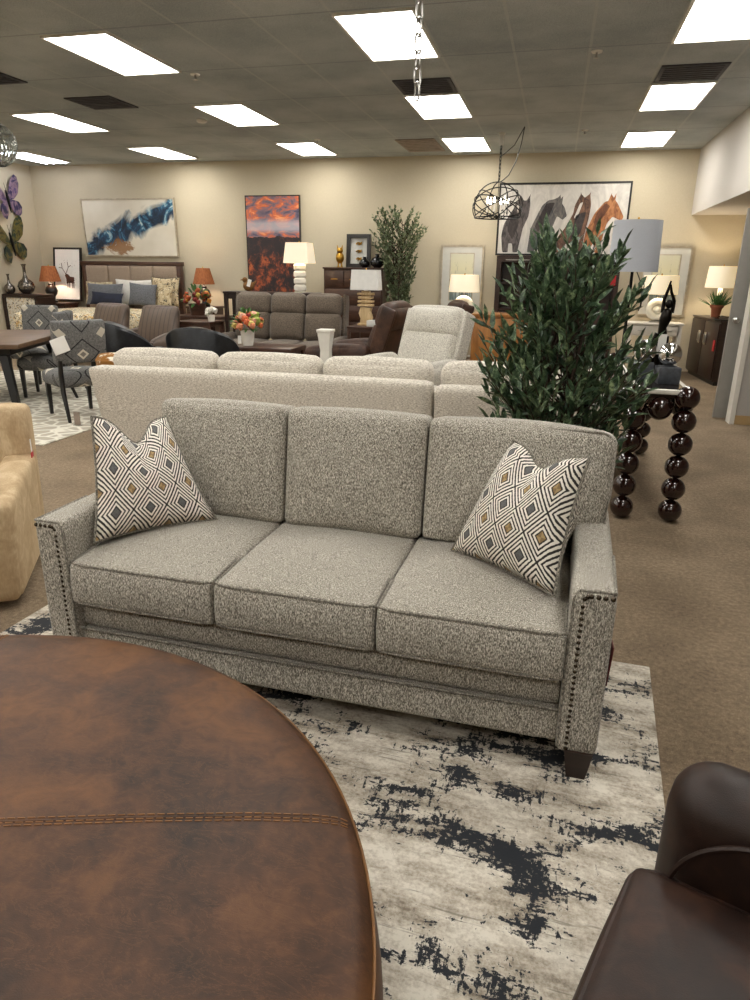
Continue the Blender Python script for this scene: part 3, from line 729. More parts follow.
def shade_mb(rt_, rb_, h, n=40, square=False, d=1.0):
    mb = MB()
    if square:
        pts_t = rrect(rt_*2, rt_*2*d, .02, h); pts_b = rrect(rb_*2, rb_*2*d, .02, 0)
        n = len(pts_t); mb.add(pts_b+pts_t, [(i, (i+1) % n, n+(i+1) % n, n+i) for i in range(n)])
        q = [(a*.985, b*.985, c) for a, b, c in pts_b]+[(a*.985, b*.985, c) for a, b, c in pts_t]
        mb.add(q, [(n+i, n+(i+1) % n, (i+1) % n, i) for i in range(n)])
        mb.add(pts_b+q[:n], [(i, n+i, n+(i+1) % n, (i+1) % n) for i in range(n)]); mb.add(pts_t+q[n:], [(i, (i+1) % n, n+(i+1) % n, n+i) for i in range(n)])
    else:
        mb2 = [(rb_, 0), (rt_, h), (rt_-.004, h), (rb_-.004, 0), (rb_, 0)]
        vs = []; 
        for r, z in mb2: vs += [(r*math.cos(2*PI*k/n), r*math.sin(2*PI*k/n), z) for k in range(n)]
        mb.add(vs, [(i*n+k, i*n+(k+1) % n, (i+1)*n+(k+1) % n, (i+1)*n+k) for i in range(4) for k in range(n)])
    bmesh.ops.remove_doubles(mb.bm, verts=list(mb.bm.verts), dist=1e-5)
    return mb
def lamp(label, loc, base, zshade, rt_, rb_, h, mat, square=False, d=1.0, lit=0, col=(1, .83, .6), group=None, rz=0, name='table_lamp'):
    o = thing(name, label, 'lamp', loc, rz, group); base(o)
    s = shade_mb(rt_, rb_, h, square=square, d=d).obj('lamp_shade', mat, o); s.location = (0, 0, zshade)
    MB().tube([(0, 0, zshade-.04), (0, 0, zshade+h+.005)], .006, 8).tube([(-rt_*.98, 0, zshade+h-.01), (rt_*.98, 0, zshade+h-.01)], .003, 6).lathe([(0, zshade+h), (.012, zshade+h), (.008, zshade+h+.025), (0, zshade+h+.03)], n=10).obj('harp', 'brass', o)
    if lit:
        ld = bpy.data.lights.new('bulb', 'POINT'); ld.energy = lit; ld.color = col; ld.shadow_soft_size = .04
        lo = bpy.data.objects.new('bulb', ld); C.objects.link(lo); lo.parent = o; lo.location = (0, 0, zshade+h*.5)
    return o
def base_pole(o):
    MB().lathe([(0, 0), (.07, 0), (.07, .015), (.03, .03), (.014, .06), (.012, .71), (0, .71)], n=20).obj('base', 'iron', o)
    MB().tube([(.03, -.01, .72), (.06, -.01, .66), (.09, -.01, .6), (.095, -.01, .45), (.085, -.01, .4), (.1, -.012, .44), (.105, -.012, .6), (.1, -.01, .64)], .004, 6).obj('cord', 'black', o)
o = lamp('tall lamp with a big pale grey shade standing on the ball-leg table', (.595, 6.3, ZT), base_pole, .71, .188, .198, .392, 'shade_grey')
t = MB().box(-.17, -.175, .6, -.135, -.173, .68).obj('tag', 'red', o); t['label'] = 'red sale tag below the shade'

# ------------------------------------------------------------ hanging chain, cage chandelier, glass orb light
def chain_links(mb, p0, p1, ln, wd, r):
    p0, p1 = Vector(p0), Vector(p1); L = (p1-p0).length; n = int(L/(ln*.8)); d = (p1-p0).normalized(); a = d.orthogonal().normalized(); b = d.cross(a)
    for i in range(n):
        c = p0+d*(i+.5)*L/n; s = a if i % 2 else b; pts = []
        for k in range(14):
            q = 2*PI*k/14; x = math.cos(q)*wd/2; y = math.sin(q)*wd/2+math.copysign(ln/2-wd/2, math.sin(q))
            pts.append(c+s*x+d*y)
        mb.tube(pts, r, 5, True)
o = thing('chain', 'dark metal chain hanging from the ceiling at top centre', 'chain', (-.7, 3.5, H))
c_ = MB(); chain_links(c_, (0, 0, -.03), (0, 0, -1.1), .075, .034, .0048); c_.obj('links', 'nickel', o); MB().lathe([(0, 0), (.02, 0), (.02, -.012), (0, -.03)], n=10).obj('hook', 'iron', o)
def chandelier():
    cx, cy = -.94, 10.9
    o = thing('chandelier', 'lit candle chandelier in a domed dark wire cage beside the horse painting', 'chandelier', (cx, cy, H))
    MB().box(-.03, -.015, -.16, .03, .015, -.02, .006).lathe([(0, 0), (.05, 0), (.045, -.02), (0, -.025)], n=16).obj('ceiling_mount', 'white', o)
    c_ = MB(); chain_links(c_, (0, 0, -.16), (0, 0, -.61), .06, .03, .0045); c_.tube([(.01*math.sin(k*1.3), .01*math.cos(k*1.3), -.16-.48*k/24) for k in range(25)], .006, 6); c_.obj('chain', 'iron', o)
    MB().tube([(.33, -.4, -.002), (.3, -.36, -.2), (.24, -.24, -.4), (.14, -.12, -.56), (.05, -.03, -.62), (.0, 0, -.64)], .007, 6).tube([(.33, -.4, -.002), (.2, -.24, -.2), (.05, -.05, -.28), (0, 0, -.3)], .006, 6).obj('cord', 'black', o)
    R = .355; zc = -.97; cg = MB()
    def ring(tilt, az, rr=R, zz=zc, lo=-.14):
        pts = []
        for k in range(72):
            q = 2*PI*k/72; v = Vector((rr*math.cos(q), rr*math.sin(q), 0)); v = Euler((tilt, 0, 0)).to_matrix()@v; v = Euler((0, 0, az)).to_matrix()@v
            v.z *= .95; pts.append(Vector((v.x, v.y, zz+v.z)))
        # keep the dome: the part below the bottom hoop is cut
        run = [];
        st = next((i for i in range(72) if pts[i].z < zc+lo and pts[(i+1) % 72].z >= zc+lo), None)
        if st is None: cg.tube(pts, .008, 6, True); return
        for k in range(1, 73):
            p = pts[(st+k) % 72]
            if p.z < zc+lo: break
            run.append(p)
        if len(run) > 2: cg.tube(run, .008, 6)
    for az in (0, PI/2): ring(PI/2, az+.5)
    for az in (.3, 2.4, 4.5): ring(.45, az)
    for az in (1.2, 3.4, 5.3): ring(.8, az)
    rb = R*math.sqrt(1-(.14/.95/R)**2)
    cg.tube([(rb*math.cos(2*PI*k/48), rb*math.sin(2*PI*k/48), zc-.14) for k in range(48)], .009, 6, True); cg.obj('cage', 'iron', o)
    MB().tube([(0, 0, -.6), (0, 0, zc-.14)], .0045, 8).lathe([(0, zc-.17), (.02, zc-.155), (.03, zc-.13), (.012, zc-.11), (0, zc-.11)], n=12).obj('stem', 'iron', o)
    for k in range(6):
        a = 2*PI*k/6+.3; x, y = .15*math.cos(a), .15*math.sin(a)
        MB().tube([(0, 0, zc-.12), (x*.5, y*.5, zc-.15), (x, y, zc-.11), (x, y, zc-.07)], .006, 6).tube([(x, y, zc-.075), (x, y, zc-.07)], .022, 10).obj('arm', 'iron', o)
        cnd = MB().tube([(x, y, zc-.07), (x, y, zc+.05)], .013, 10).obj('candle', 'ceramic', o)
        MB().lathe([(0, 0), (.011, .005), (.016, .03), (.01, .065), (0, .095)], (x, y, zc+.05), 10).obj('bulb', 'bulb', cnd)
chandelier()
def orb_light():
    o = thing('pendant_light', 'round pendant of clear glass rods cut by the left edge of the photo', 'pendant light', (-6.06, 7.0, H))
    MB().lathe([(0, 0), (.06, 0), (.06, -.02), (0, -.025)], n=16).obj('canopy', 'nickel', o)
    MB().tube([(0, 0, -.02), (0, 0, -.4)], .008, 8).obj('rod', 'nickel', o)
    g = MB(); R = .22
    for k in range(30):
        a = 2*PI*k/30; g.tube([(R*math.sin(q)*math.cos(a), R*math.sin(q)*math.sin(a), -.61+R*math.cos(q)) for q in [.35+i*(PI-.7)/8 for i in range(9)]], .012, 6)
    g.obj('glass_rods', 'glass', o)
    rg = MB()
    for q in (.6, 1.2, 1.9, 2.5): rg.tube([(R*1.03*math.sin(q)*math.cos(2*PI*k/40), R*1.03*math.sin(q)*math.sin(2*PI*k/40), -.61+R*math.cos(q)) for k in range(40)], .006, 6, True)
    rg.obj('rings', 'nickel', o)
orb_light()

# ------------------------------------------------------------ pictures and wall pieces
def frame(label, loc, w_, h, fm, fw_, depth, tilt=0, name='framed_picture', cat='picture', rz=0, group=None):
    o = thing(name, label, cat, loc, rz, group); o.rotation_euler = (tilt, 0, rz)
    f = MB(); f.box(-w_/2, -depth, 0, w_/2, 0, fw_).box(-w_/2, -depth, h-fw_, w_/2, 0, h).box(-w_/2, -depth, fw_, -w_/2+fw_, 0, h-fw_).box(w_/2-fw_, -depth, fw_, w_/2, 0, h-fw_)
    f.obj('frame', fm, o); return o
def abstract_mat():
    t = NT('abstract_painting'); t.set(Roughness=.7); x, y, z = t.sep(t.coord())
    n = t.noise(t.coord(), 1.7, 4, .6, 1.0); n2 = t.noise(t.coord((1, 1, 1), rot=(0, .6, 0)), 2.6, 7, .68, 2.2)
    u = t.math('SUBTRACT', t.math('SUBTRACT', z, .52), t.math('MULTIPLY', x, .38))     # a band rising to the right
    dd = t.math('ADD', t.math('ABSOLUTE', u), t.math('MULTIPLY', t.math('SUBTRACT', n, .5), .75))
    m1 = t.ramp(dd, [(.1, (1, 1, 1, 1)), (.24, (0, 0, 0, 1))])
    blue = t.ramp(n2, [(.36, '#0c1626'), (.48, '#14304a'), (.56, '#2d6482'), (.64, '#9fbcc4'), (.72, '#d6d3c6')])
    base = t.ramp(t.noise(t.coord(), 1.4, 3), [(.3, '#c9c1b0'), (.7, '#dcd6c8')])
    c = t.mix(m1, base, blue)
    b = t.math('ADD', t.math('MULTIPLY', t.math('ABSOLUTE', t.math('ADD', x, .25)), 1.2), t.math('ADD', t.math('MULTIPLY', t.math('ABSOLUTE', t.math('SUBTRACT', z, .17)), 2.2), t.math('MULTIPLY', t.math('SUBTRACT', n2, .5), 1.2)))
    m2 = t.ramp(b, [(.28, (1, 1, 1, 1)), (.42, (0, 0, 0, 1))]); c = t.mix(t.math('MULTIPLY', m2, .9), c, '#84592c')
    t.color(c); return t.m
def sunset_mat():
    t = NT('sunset_landscape'); t.set(Roughness=.6); x, y, z = t.sep(t.coord())
    n = t.noise(t.coord((1, 1, 2.2)), 3, 6, .62, .8); n2 = t.noise(t.coord((1.5, 1, 1.1)), 5, 7, .7, .4)
    sky = t.ramp(n, [(.36, '#4a4a63'), (.46, '#7f6a74'), (.54, '#d2683f'), (.64, '#f2a36a')])
    band = t.ramp(z, [(1.0, (0, 0, 0, 1)), (1.1, (1, 1, 1, 1)), (1.17, (1, 1, 1, 1)), (1.25, (0, 0, 0, 1))])
    zz = t.math('DIVIDE', z, 2)
    band = t.ramp(zz, [(.53, (0, 0, 0, 1)), (.57, (1, 1, 1, 1)), (.62, (1, 1, 1, 1)), (.67, (0, 0, 0, 1))])
    sky = t.mix(t.math('MULTIPLY', band, .8), sky, '#b9b3bb')
    land = t.ramp(n2, [(.44, '#231c1f'), (.52, '#4a2a22'), (.58, '#94472a'), (.68, '#c96f3c')])
    dark = t.ramp(zz, [(.3, (0, 0, 0, 1)), (.4, (1, 1, 1, 1))]); land = t.mix(t.math('MULTIPLY', dark, .85), land, '#2a2529')
    hz = t.math('ADD', zz, t.math('MULTIPLY', t.math('SUBTRACT', n, .5), .08))
    t.color(t.mix(t.math('GREATER_THAN', hz, .5), land, sky)); return t.m
def botanical_mat(sx):
    t = NT('reed_print'); t.set(Roughness=.5); x, y, z = t.sep(t.coord())
    n = t.noise(t.coord((26, 26, 2.2)), 1, 5, .7, .4); g = t.noise(t.coord(), 3, 3)
    base = t.ramp(t.math('ADD', z, t.math('MULTIPLY', g, .2)), [(.1, '#7f97a3'), (.3, '#c4c9bd'), (.6, '#dcd6b4'), (.9, '#cfcdb8')])
    k = t.math('SUBTRACT', n, t.math('MULTIPLY', z, .22)); mk = t.ramp(k, [(.44, (0, 0, 0, 1)), (.5, (1, 1, 1, 1))])
    t.color(t.mix(t.math('MULTIPLY', mk, .75), base, '#4d5a52')); return t.m
MAT['abstract'] = abstract_mat(); MAT['sunset'] = sunset_mat(); MAT['reed'] = botanical_mat(1)
o = frame('abstract blue and tan painting above the bed headboard', (-8.17, 12.748, 1.77), 2.03, 1.06, 'frame_silver', .025, .05, tilt=.03)
MB().box(-.99, -.035, .025, .99, -.012, 1.035).obj('canvas', 'abstract', o)
o = frame('tall sunset mountain landscape canvas on the back wall behind the ivory lamp', (-5.18, 12.748, 1.13), 1.07, 1.72, 'frame_black', .02, .05)
MB().box(-.515, -.05, .02, .515, -.01, 1.70).obj('canvas', 'sunset', o)
def horses():
    w_, h = 2.12, 1.14
    o = frame('large painting of four horses on the back wall behind the bush', (-.02, 12.748, 1.85), w_, h, 'frame_black', .03, .05)
    cv = MB(); cv.box(-w_/2+.03, -.04, .03, w_/2-.03, -.01, h-.03)
    def P(poly): return [(-w_/2+(x-500)/132*w_, h-(y-184)/71*h) for x, y in poly]
    L = [(2, [(533, 252), (535, 228), (545, 206), (551, 201), (557, 200), (563, 197), (564, 203), (568, 208), (571, 216), (567, 220), (561, 216), (557, 228), (556, 240), (553, 252), (547, 252), (546, 243), (542, 243), (540, 252)]),
         (1, [(507, 252), (505, 235), (507, 224), (513, 213), (516, 209), (518, 202), (521, 203), (523, 196), (526, 201), (529, 201), (532, 196), (533, 205), (532, 216), (527, 228), (525, 240), (523, 252), (518, 252), (517, 243), (513, 243), (513, 252)]),
         (3, [(562, 252), (564, 236), (570, 228), (577, 214), (578, 206), (583, 195), (587, 199), (592, 195), (594, 206), (593, 218), (590, 235), (589, 252), (583, 252), (581, 243), (572, 243), (570, 252)]),
         (4, [(589, 252), (591, 232), (598, 214), (607, 203), (611, 202), (613, 196), (616, 200), (620, 205), (627, 217), (625, 221), (616, 217), (611, 224), (608, 240), (606, 252), (602, 252), (600, 242), (595, 252)])]
    def sm(q):
        for k_ in (.1, .2): q = [p for a, b in zip(q, q[1:]+q[:1]) for p in ((a[0]*(1-k_)+b[0]*k_, a[1]*(1-k_)+b[1]*k_), (a[0]*k_+b[0]*(1-k_), a[1]*k_+b[1]*(1-k_)))]
        return q
    P0 = P
    P = lambda q: P0(sm(q))
    for k, (mi, poly) in enumerate(L):
        cv.mi = mi; cv.prism(P(poly), -.0405-.0006*k, -.041-.0006*k)
    for mi, q in ((1, [(519, 205), (522, 204), (522.5, 195)]), (1, [(529, 204), (532, 204), (532.5, 194.5)]), (3, [(581, 203), (584.5, 201), (583, 193.5)]), (3, [(588, 201), (592, 203), (592.5, 193.5)]),
                  (2, [(558, 202), (562, 203), (563, 195.5)]), (2, [(561, 203), (565, 205), (565.5, 197)]), (4, [(610, 203), (613.5, 202), (613, 194.5)]), (4, [(614, 202), (617, 203), (617.5, 195)])):
        cv.mi = mi; cv.prism(P0(q), -.0431, -.0435)
    cv.mi = 5
    for q in ([(519, 206), (522, 204), (521, 214)], [(583, 204), (586, 203), (581, 219), (578, 218)]): cv.prism(P(q), -.0432, -.0436)
    cv.mi = 6
    for q in ([(514, 214), (518, 210), (523, 222), (517, 240), (511, 230)], [(549, 204), (558, 203), (553, 216), (543, 232), (539, 226)], [(580, 215), (590, 212), (586, 234), (576, 240)]): cv.prism(P(q), -.0432, -.0436)
    cv.mi = 7
    cv.prism(P([(600, 213), (608, 204), (613, 207), (604, 222), (597, 236)]), -.0432, -.0436)
    def pm(n_, a, b, sc_=6): 
        t = NT(n_); t.color(t.ramp(t.noise(t.coord((3, 3, 1.2)), sc_, 5, .65, 1), [(.35, a), (.65, b)])); t.set(Roughness=.7); return t.m
    cv.obj('canvas', [pm('pale_ground', '#b9b4ae', '#d8d3cb', 2), pm('slate_horse', '#2f2b2d', '#6a6260'), pm('grey_horse', '#3e3f44', '#77716c'), pm('bay_horse', '#3a2822', '#82604c'), pm('chestnut_horse', '#6b3d22', '#b4794c'),
                      pm('white_blaze', '#c6c0b8', '#e0dad0'), pm('dark_mane', '#211d1e', '#453d3c'), pm('brown_mane', '#4b2a1a', '#7a4a2c')], o)
horses()
def reed_print(label, x):
    o = frame(label, (x, 12.746, .9), .76, 1.12, 'frame_silver', .035, .04, group='framed reed prints')
    MB().box(-.345, -.025, .035, .345, -.01, 1.085).obj('mat_board', 'matboard', o)
    p = MB().box(-.2, -.029, .0, .2, -.0255, .78).obj('print', 'reed', o); p.location = (0, 0, .19)
    MB().box(-.215, -.028, .175, .215, -.0252, .985).obj('fillet', 'frame_silver', o)
reed_print('framed reed print behind the glass lamp, left of the bush', -1.65); reed_print('framed reed print right of the bush, below the pale soffit', 1.72)
def deer():
    o = frame('white framed print of a stag leaning on the wall left of the bed', (-9.59, 12.5, .9), .64, 1.04, 'frame_black', .035, .035, tilt=-.17)
    cv = MB(); cv.box(-.285, -.025, .035, .285, -.01, 1.005)
    cv.mi = 1
    cv.prism([(-.02, .34), (.04, .36), (.12, .35), (.16, .40), (.15, .47), (.06, .48), (.02, .52), (-.04, .54), (-.06, .50), (-.03, .44)], -.0255, -.026)
    for x in (-.0, .04, .11, .14): cv.prism([(x, .26), (x+.015, .26), (x+.02, .38), (x-.005, .38)], -.0255, -.026)
    for a, b in (((-.04, .53), (-.12, .64)), ((-.12, .64), (-.2, .66)), ((-.12, .64), (-.14, .74)), ((-.03, .54), (.02, .66)), ((.02, .66), (.08, .7)), ((.02, .66), (.0, .76))):
        d = Vector((b[1]-a[1], a[0]-b[0])).normalized()*.006; cv.prism([(a[0]-d.x, a[1]-d.y), (a[0]+d.x, a[1]+d.y), (b[0]+d.x, b[1]+d.y), (b[0]-d.x, b[1]-d.y)], -.0255, -.026)
    cv.mi = 2; rg = random.Random(2)
    for k in range(60):
        x, z = rg.uniform(-.22, .2), rg.uniform(.3, .8); s = rg.uniform(.004, .012); cv.prism([(x, z), (x+s, z), (x+s*.6, z+s*1.5)], -.0253, -.0256)
    cv.obj('print', ['paper', M('stag_brown', '#4a2a1c', .8, var=.5, vscale=12), 'vent2'], o)
deer()
def butterfly(label, y, z, s, cols_, roll):
    o = thing('butterfly_wall_art', label, 'wall art', (XL+.02, y, z), 0, 'butterfly wall pieces'); o.rotation_euler = (roll, 0, 0)
    def mw(n_, c):
        t = NT(n_); t.set(Roughness=.35, Metallic=.3); t.color(t.ramp(t.noise(t.coord(), 5.5, 4, .6, 1.2), [(.34, c[0]), (.45, c[1]), (.55, c[2]), (.68, c[3])])); return t.m
    m_ = mw(label, cols_)
    for sg in (-1, 1):
        up_ = [(.02, .02), (.1, .2), (.24, .42), (.36, .5), (.42, .44), (.42, .28), (.34, .1), (.2, .0), (.06, -.03)]
        lo_ = [(.02, -.03), (.16, -.02), (.3, -.08), (.35, -.2), (.3, -.34), (.2, -.4), (.1, -.3), (.04, -.15)]
        for p in (up_, lo_):
            mb = MB(); c = (sum(q[0] for q in p)/len(p)*sg*s, sum(q[1] for q in p)/len(p)*s)
            pts = [(sg*a*s, b*s) for a, b in p]; n = len(pts)
            # a wing is a shallow dished plate lifting off the wall
            def X(a): return .02+abs(a)*.15
            vs = [(X(a), a, b) for a, b in pts]+[(X(c[0])+.02, c[0], c[1])]+[(X(a)-.012, a, b) for a, b in pts]+[(X(c[0]), c[0], c[1])]
            fs = [(i, (i+1) % n, n) for i in range(n)]+[(n+1+(i+1) % n, n+1+i, 2*n+1) for i in range(n)]+[(i, n+1+i, n+1+(i+1) % n, (i+1) % n) for i in range(n)]
            mb.add(vs, fs); mb.obj('wing', m_, o)
    MB().tube([(.03, 0, -.28*s), (.04, 0, 0), (.035, 0, .2*s)], [.01, .03*s+.005, .015], 8).tube([(.035, 0, .2*s), (.08, .06*s, .36*s)], .004, 5).tube([(.035, 0, .2*s), (.08, -.06*s, .36*s)], .004, 5).obj('body', 'iron', o)
butterfly('purple and pink metal butterfly on the left wall, the upper of the two', 11.98, 2.76, .82, ('#16183a', '#2c2652', '#8f7684', '#40346a'), .2)
butterfly('olive and teal metal butterfly on the left wall, the lower of the two', 11.92, 2.0, .9, ('#101a1c', '#24372f', '#6d6332', '#26281d'), .2)

# ------------------------------------------------------------ bed and its neighbours
def bed():
    o = thing('bed', 'bed with a tufted taupe headboard in a dark wood frame', 'bed', (-8.14, 12.6, 0))
    h = MB(); h.box(-1.09, -.05, 0, -1.0, .06, 1.66, .006).box(1.0, -.05, 0, 1.09, .06, 1.66, .006).box(-1.11, -.06, 1.6, 1.11, .07, 1.68, .008).box(-1.0, -.0, .3, 1.0, .05, 1.6); h.obj('headboard_frame', 'woodx', o)
    for k in range(4): MB().cushion((-.75+.5*k, -.03, 1.05), (.5, .08, 1.1), .03, (0, .012, 0), 8).obj('headboard_panel', 'headb', o)
    MB().box(-1.02, -2.15, .1, 1.02, -.05, .34, .01).obj('rail', 'woodx', o)
    MB().cushion((0, -1.12, .55), (1.98, 2.06, .42), .09, (0, 0, .02), 10).obj('mattress', 'sheet', o)
    q = MB(); q.cushion((0, -1.28, .58), (2.1, 1.85, .46), .1, (0.02, .02, .03), 14); q.obj('quilt', 'floral', o)
    for x in (-.97, .97):
        for y in (-2.1, -.12): MB().box(x-.04, y-.04, 0, x+.04, y+.04, .1).obj('leg', 'woodx', o)
    MB().box(.93, -.055, 1.28, 1.0, -.052, 1.42).obj('tag', 'paper', o)
bed()
def bed_pillow(label, x0, x1, z0, h, y, T, mat, lean=.1, roll=0, chop=.02, welt=None):
    cx, w_ = (x0+x1)/2, x1-x0; cs = []
    for sx, sz in ((-1, 0), (1, 0), (1, 1), (-1, 1)): cs.append((cx+sx*w_/2*math.cos(roll)-sz*h*math.sin(roll)*.3, y+lean*sz, z0+sz*h+sx*w_/2*math.sin(roll)))
    throw_pillow(label, cs, T, mat, chop, 'pillows on the bed', 'bed_pillow', welt)
bed_pillow('tan floral euro pillow at the left of the bed', -9.06, -8.46, .86, .44, 12.3, .07, 'sham')
bed_pillow('white pillow behind the grey pillows in the middle of the bed', -8.42, -7.55, .86, .49, 12.34, .05, 'sheet')
bed_pillow('tan floral euro pillow with black edging at the right of the bed', -7.6, -6.99, .86, .54, 12.3, .07, 'sham', welt='black')
bed_pillow('grey pillow left of centre on the bed', -8.92, -8.12, .87, .4, 12.14, .07, 'slategrey')
bed_pillow('grey pillow right of centre on the bed', -8.0, -7.4, .87, .41, 12.15, .07, 'slategrey', roll=-.06)
bed_pillow('tan floral small pillow leaning in front of the edged one', -7.36, -7.05, .87, .36, 12.12, .05, 'sham', roll=.05)
bed_pillow('long navy lumbar pillow in front of the grey pillows', -8.72, -8.02, .87, .24, 11.97, .06, 'navy', roll=-.05)
def nightstand(label, x, y, w_, h, group='nightstands beside the bed'):
    o = thing('nightstand', label, 'nightstand', (x, y, 0), 0, group)
    MB().box(-w_/2, -.22, h-.04, w_/2, .22, h, .006).obj('top', 'woodx', o); MB().box(-w_/2+.02, -.2, .1, w_/2-.02, .2, h-.04).obj('body', 'woodx', o)
    for z0, z1 in ((.14, .4), (.43, h-.06)):
        d = MB().box(-w_/2+.04, -.215, z0, w_/2-.04, -.2, z1, .004).obj('drawer', 'woodx', o); MB().box(-.06, -.235, (z0+z1)/2-.01, .06, -.215, (z0+z1)/2+.01, .003).obj('handle', 'nickel', d)
    for a in (-1, 1):
        for b in (-1, 1): MB().box(a*(w_/2-.04)-.02, b*.17-.02, 0, a*(w_/2-.04)+.02, b*.17+.02, .1).obj('leg', 'woodx', o)
nightstand('dark nightstand left of the bed under the stag print', -9.68, 12.28, .66, .885); nightstand('dark nightstand right of the bed, behind the flower arrangement', -6.5, 12.4, .6, .885)
def base_urn(o):
    MB().lathe([(0, 0), (.09, 0), (.1, .03), (.06, .06), (.05, .1), (.1, .16), (.12, .22), (.1, .29), (.05, .33), (.05, .36), (.015, .38), (.012, .45), (0, .45)], n=20).obj('base', 'black', o)
lamp('rust shaded lamp on the nightstand left of the bed', (-9.74, 12.22, .885), base_urn, .40, .125, .205, .29, 'shade_orange', lit=14, group='rust shaded bedside lamps')
lamp('rust shaded lamp on the nightstand right of the bed', (-6.47, 12.35, .885), base_urn, .40, .125, .205, .29, 'shade_orange', lit=13, group='rust shaded bedside lamps')
def inlay_console():
    o = thing('console_cabinet', 'dark framed console with a speckled cream front below the vases', 'cabinet', (-10.0, 11.7, 0))
    MB().box(-.28, -.22, 1.0, .5, .28, 1.06, .01).box(-.28, -.22, .05, -.22, .28, 1.0).box(.44, -.22, .05, .5, .28, 1.0).box(-.22, -.22, .05, .44, .28, .12).obj('frame', 'wood', o)
    MB().cushion((.11, -.0, .56), (.66, .4, .88), .02, (0, .0, 0), 4).obj('door', 'speck', o)
    for x in (-.25, .47):
        for y in (-.19, .25): MB().box(x-.025, y-.025, 0, x+.025, y+.025, .05).obj('foot', 'wood', o)
inlay_console()
def vase(label, loc, s):
    o = MB().lathe([(0, 0), (.07, 0), (.13, .06), (.15, .13), (.12, .21), (.05, .27), (.028, .33), (.026, .46), (.045, .52), (.038, .52), (.02, .46), (.02, .3), (0, .3)], n=28).obj('vase', 'mercury', loc=loc); o.scale = (s, s, s); tag(o, label, 'vase', 'mercury glass vases')
vase('tall mottled silver vase on the console, the right one', (-9.93, 11.76, 1.06), 1.05); vase('mottled silver vase on the console, cut by the left edge', (-10.18, 11.6, 1.06), .7)
def flowers(mb_o, c, R, n, cols_, seed, squash=.8, fr=(.03, .05)):
    rg = random.Random(seed); names_ = [M('bloom_'+x[1:], x, .8, var=.25, vscale=40) for x in cols_]
    for k in range(n):
        a, e = rg.uniform(0, 2*PI), rg.uniform(-.15, 1.45); d = Vector((math.cos(a)*math.cos(e), math.sin(a)*math.cos(e), math.sin(e)*squash)); p = Vector(c)+d*R*rg.uniform(.75, 1.0); r = rg.uniform(*fr)
        mb = MB(); t = bmesh.new(); bmesh.ops.create_icosphere(t, subdivisions=2, radius=r)
        for v in t.verts: v.co = v.co*(1+.22*math.sin(9*math.atan2(v.co.y, v.co.x)+5*v.co.z/r))*Vector((1, 1, .8)).x+p
        mb.join(t); mb.obj('flower', names_[rg.randrange(len(names_))], mb_o)
    lf = MB()
    for k in range(n):
        a, e = rg.uniform(0, 2*PI), rg.uniform(-.4, 1.4); d = Vector((math.cos(a)*math.cos(e), math.sin(a)*math.cos(e), math.sin(e))); leaf(lf, Vector(c)+d*R*.6, d, R*.55, R*.2, rg)
    f = lf.obj('foliage', 'grass', mb_o, sharp=180); f['kind'] = 'stuff'
def end_table(label, x, y, w_, d, h, mat='woodx', group=None, shelf=True):
    o = thing('end_table', label, 'table', (x, y, 0), 0, group)
    MB().box(-w_/2, -d/2, h-.03, w_/2, d/2, h, .006).obj('tabletop', mat, o)
    for a in (-1, 1):
        for b in (-1, 1): MB().box(a*(w_/2-.03)-.022, b*(d/2-.03)-.022, 0, a*(w_/2-.03)+.022, b*(d/2-.03)+.022, h-.03).obj('leg', mat, o)
    MB().box(-w_/2+.05, -d/2+.01, h-.09, w_/2-.05, d/2-.01, h-.03).obj('apron', mat, o)
    if shelf: MB().box(-w_/2+.05, -d/2+.02, .18, w_/2-.05, d/2-.02, .2).obj('shelf', mat, o)
end_table('dark end table under the autumn flowers right of the bed', -6.2, 11.75, 1.0, .6, .76)
o = thing('flower_arrangement', 'autumn flowers in a basket on the end table right of the bed', 'flowers', (-6.3, 11.72, .76))
MB().lathe([(0, 0), (.12, 0), (.16, .2), (.15, .2), (.1, .02), (0, .02)], n=20).obj('basket', 'woodx', o); flowers(o, (0, 0, .26), .27, 26, ('#a8502c', '#c98a3a', '#7c2a26', '#b39b4a', '#8b5a2f'), 4, .7)
def channel_chair(label, x, y, rz):
    o = thing('swivel_chair', label, 'armchair', (x, y, 0), rz, 'brown channel-back swivel chairs')
    MB().lathe([(0, 0), (.26, 0), (.26, .03), (.05, .05), (.04, .2), (0, .2)], n=28).obj('swivel_base', 'black', o)
    MB().cushion((0, .1, .31), (.62, .66, .24), .08, (0, .03, .03), 10).obj('seat', 'channel', o)
    MB().cushion((0, .44, .68), (.78, .16, .66), .07, (0, .05, .02), 14, rot=(-.3, 0, 0), f=lambda p, u: (p.x*(1-.1*u.z), p.y+.05*u.x*u.x*-1, p.z)).obj('back', 'channel', o)
    for s in (-1, 1): MB().cushion((s*.42, .1, .44), (.15, .62, .34), .07, (.01, 0, .03), 10, f=lambda p, u: (p.x, p.y, p.z+.06*u.y*max(0, u.z))).obj('arm', 'channel', o)
MAT['channel'] = stripes_mat('channelled_brown_leather', '#382c24', '#64544a', 0, 22)
channel_chair('brown channel-back chair in front of the bed, the left one', -7.15, 9.75, -.3); channel_chair('brown channel-back chair in front of the bed, the right one', -6.1, 9.5, -.25)
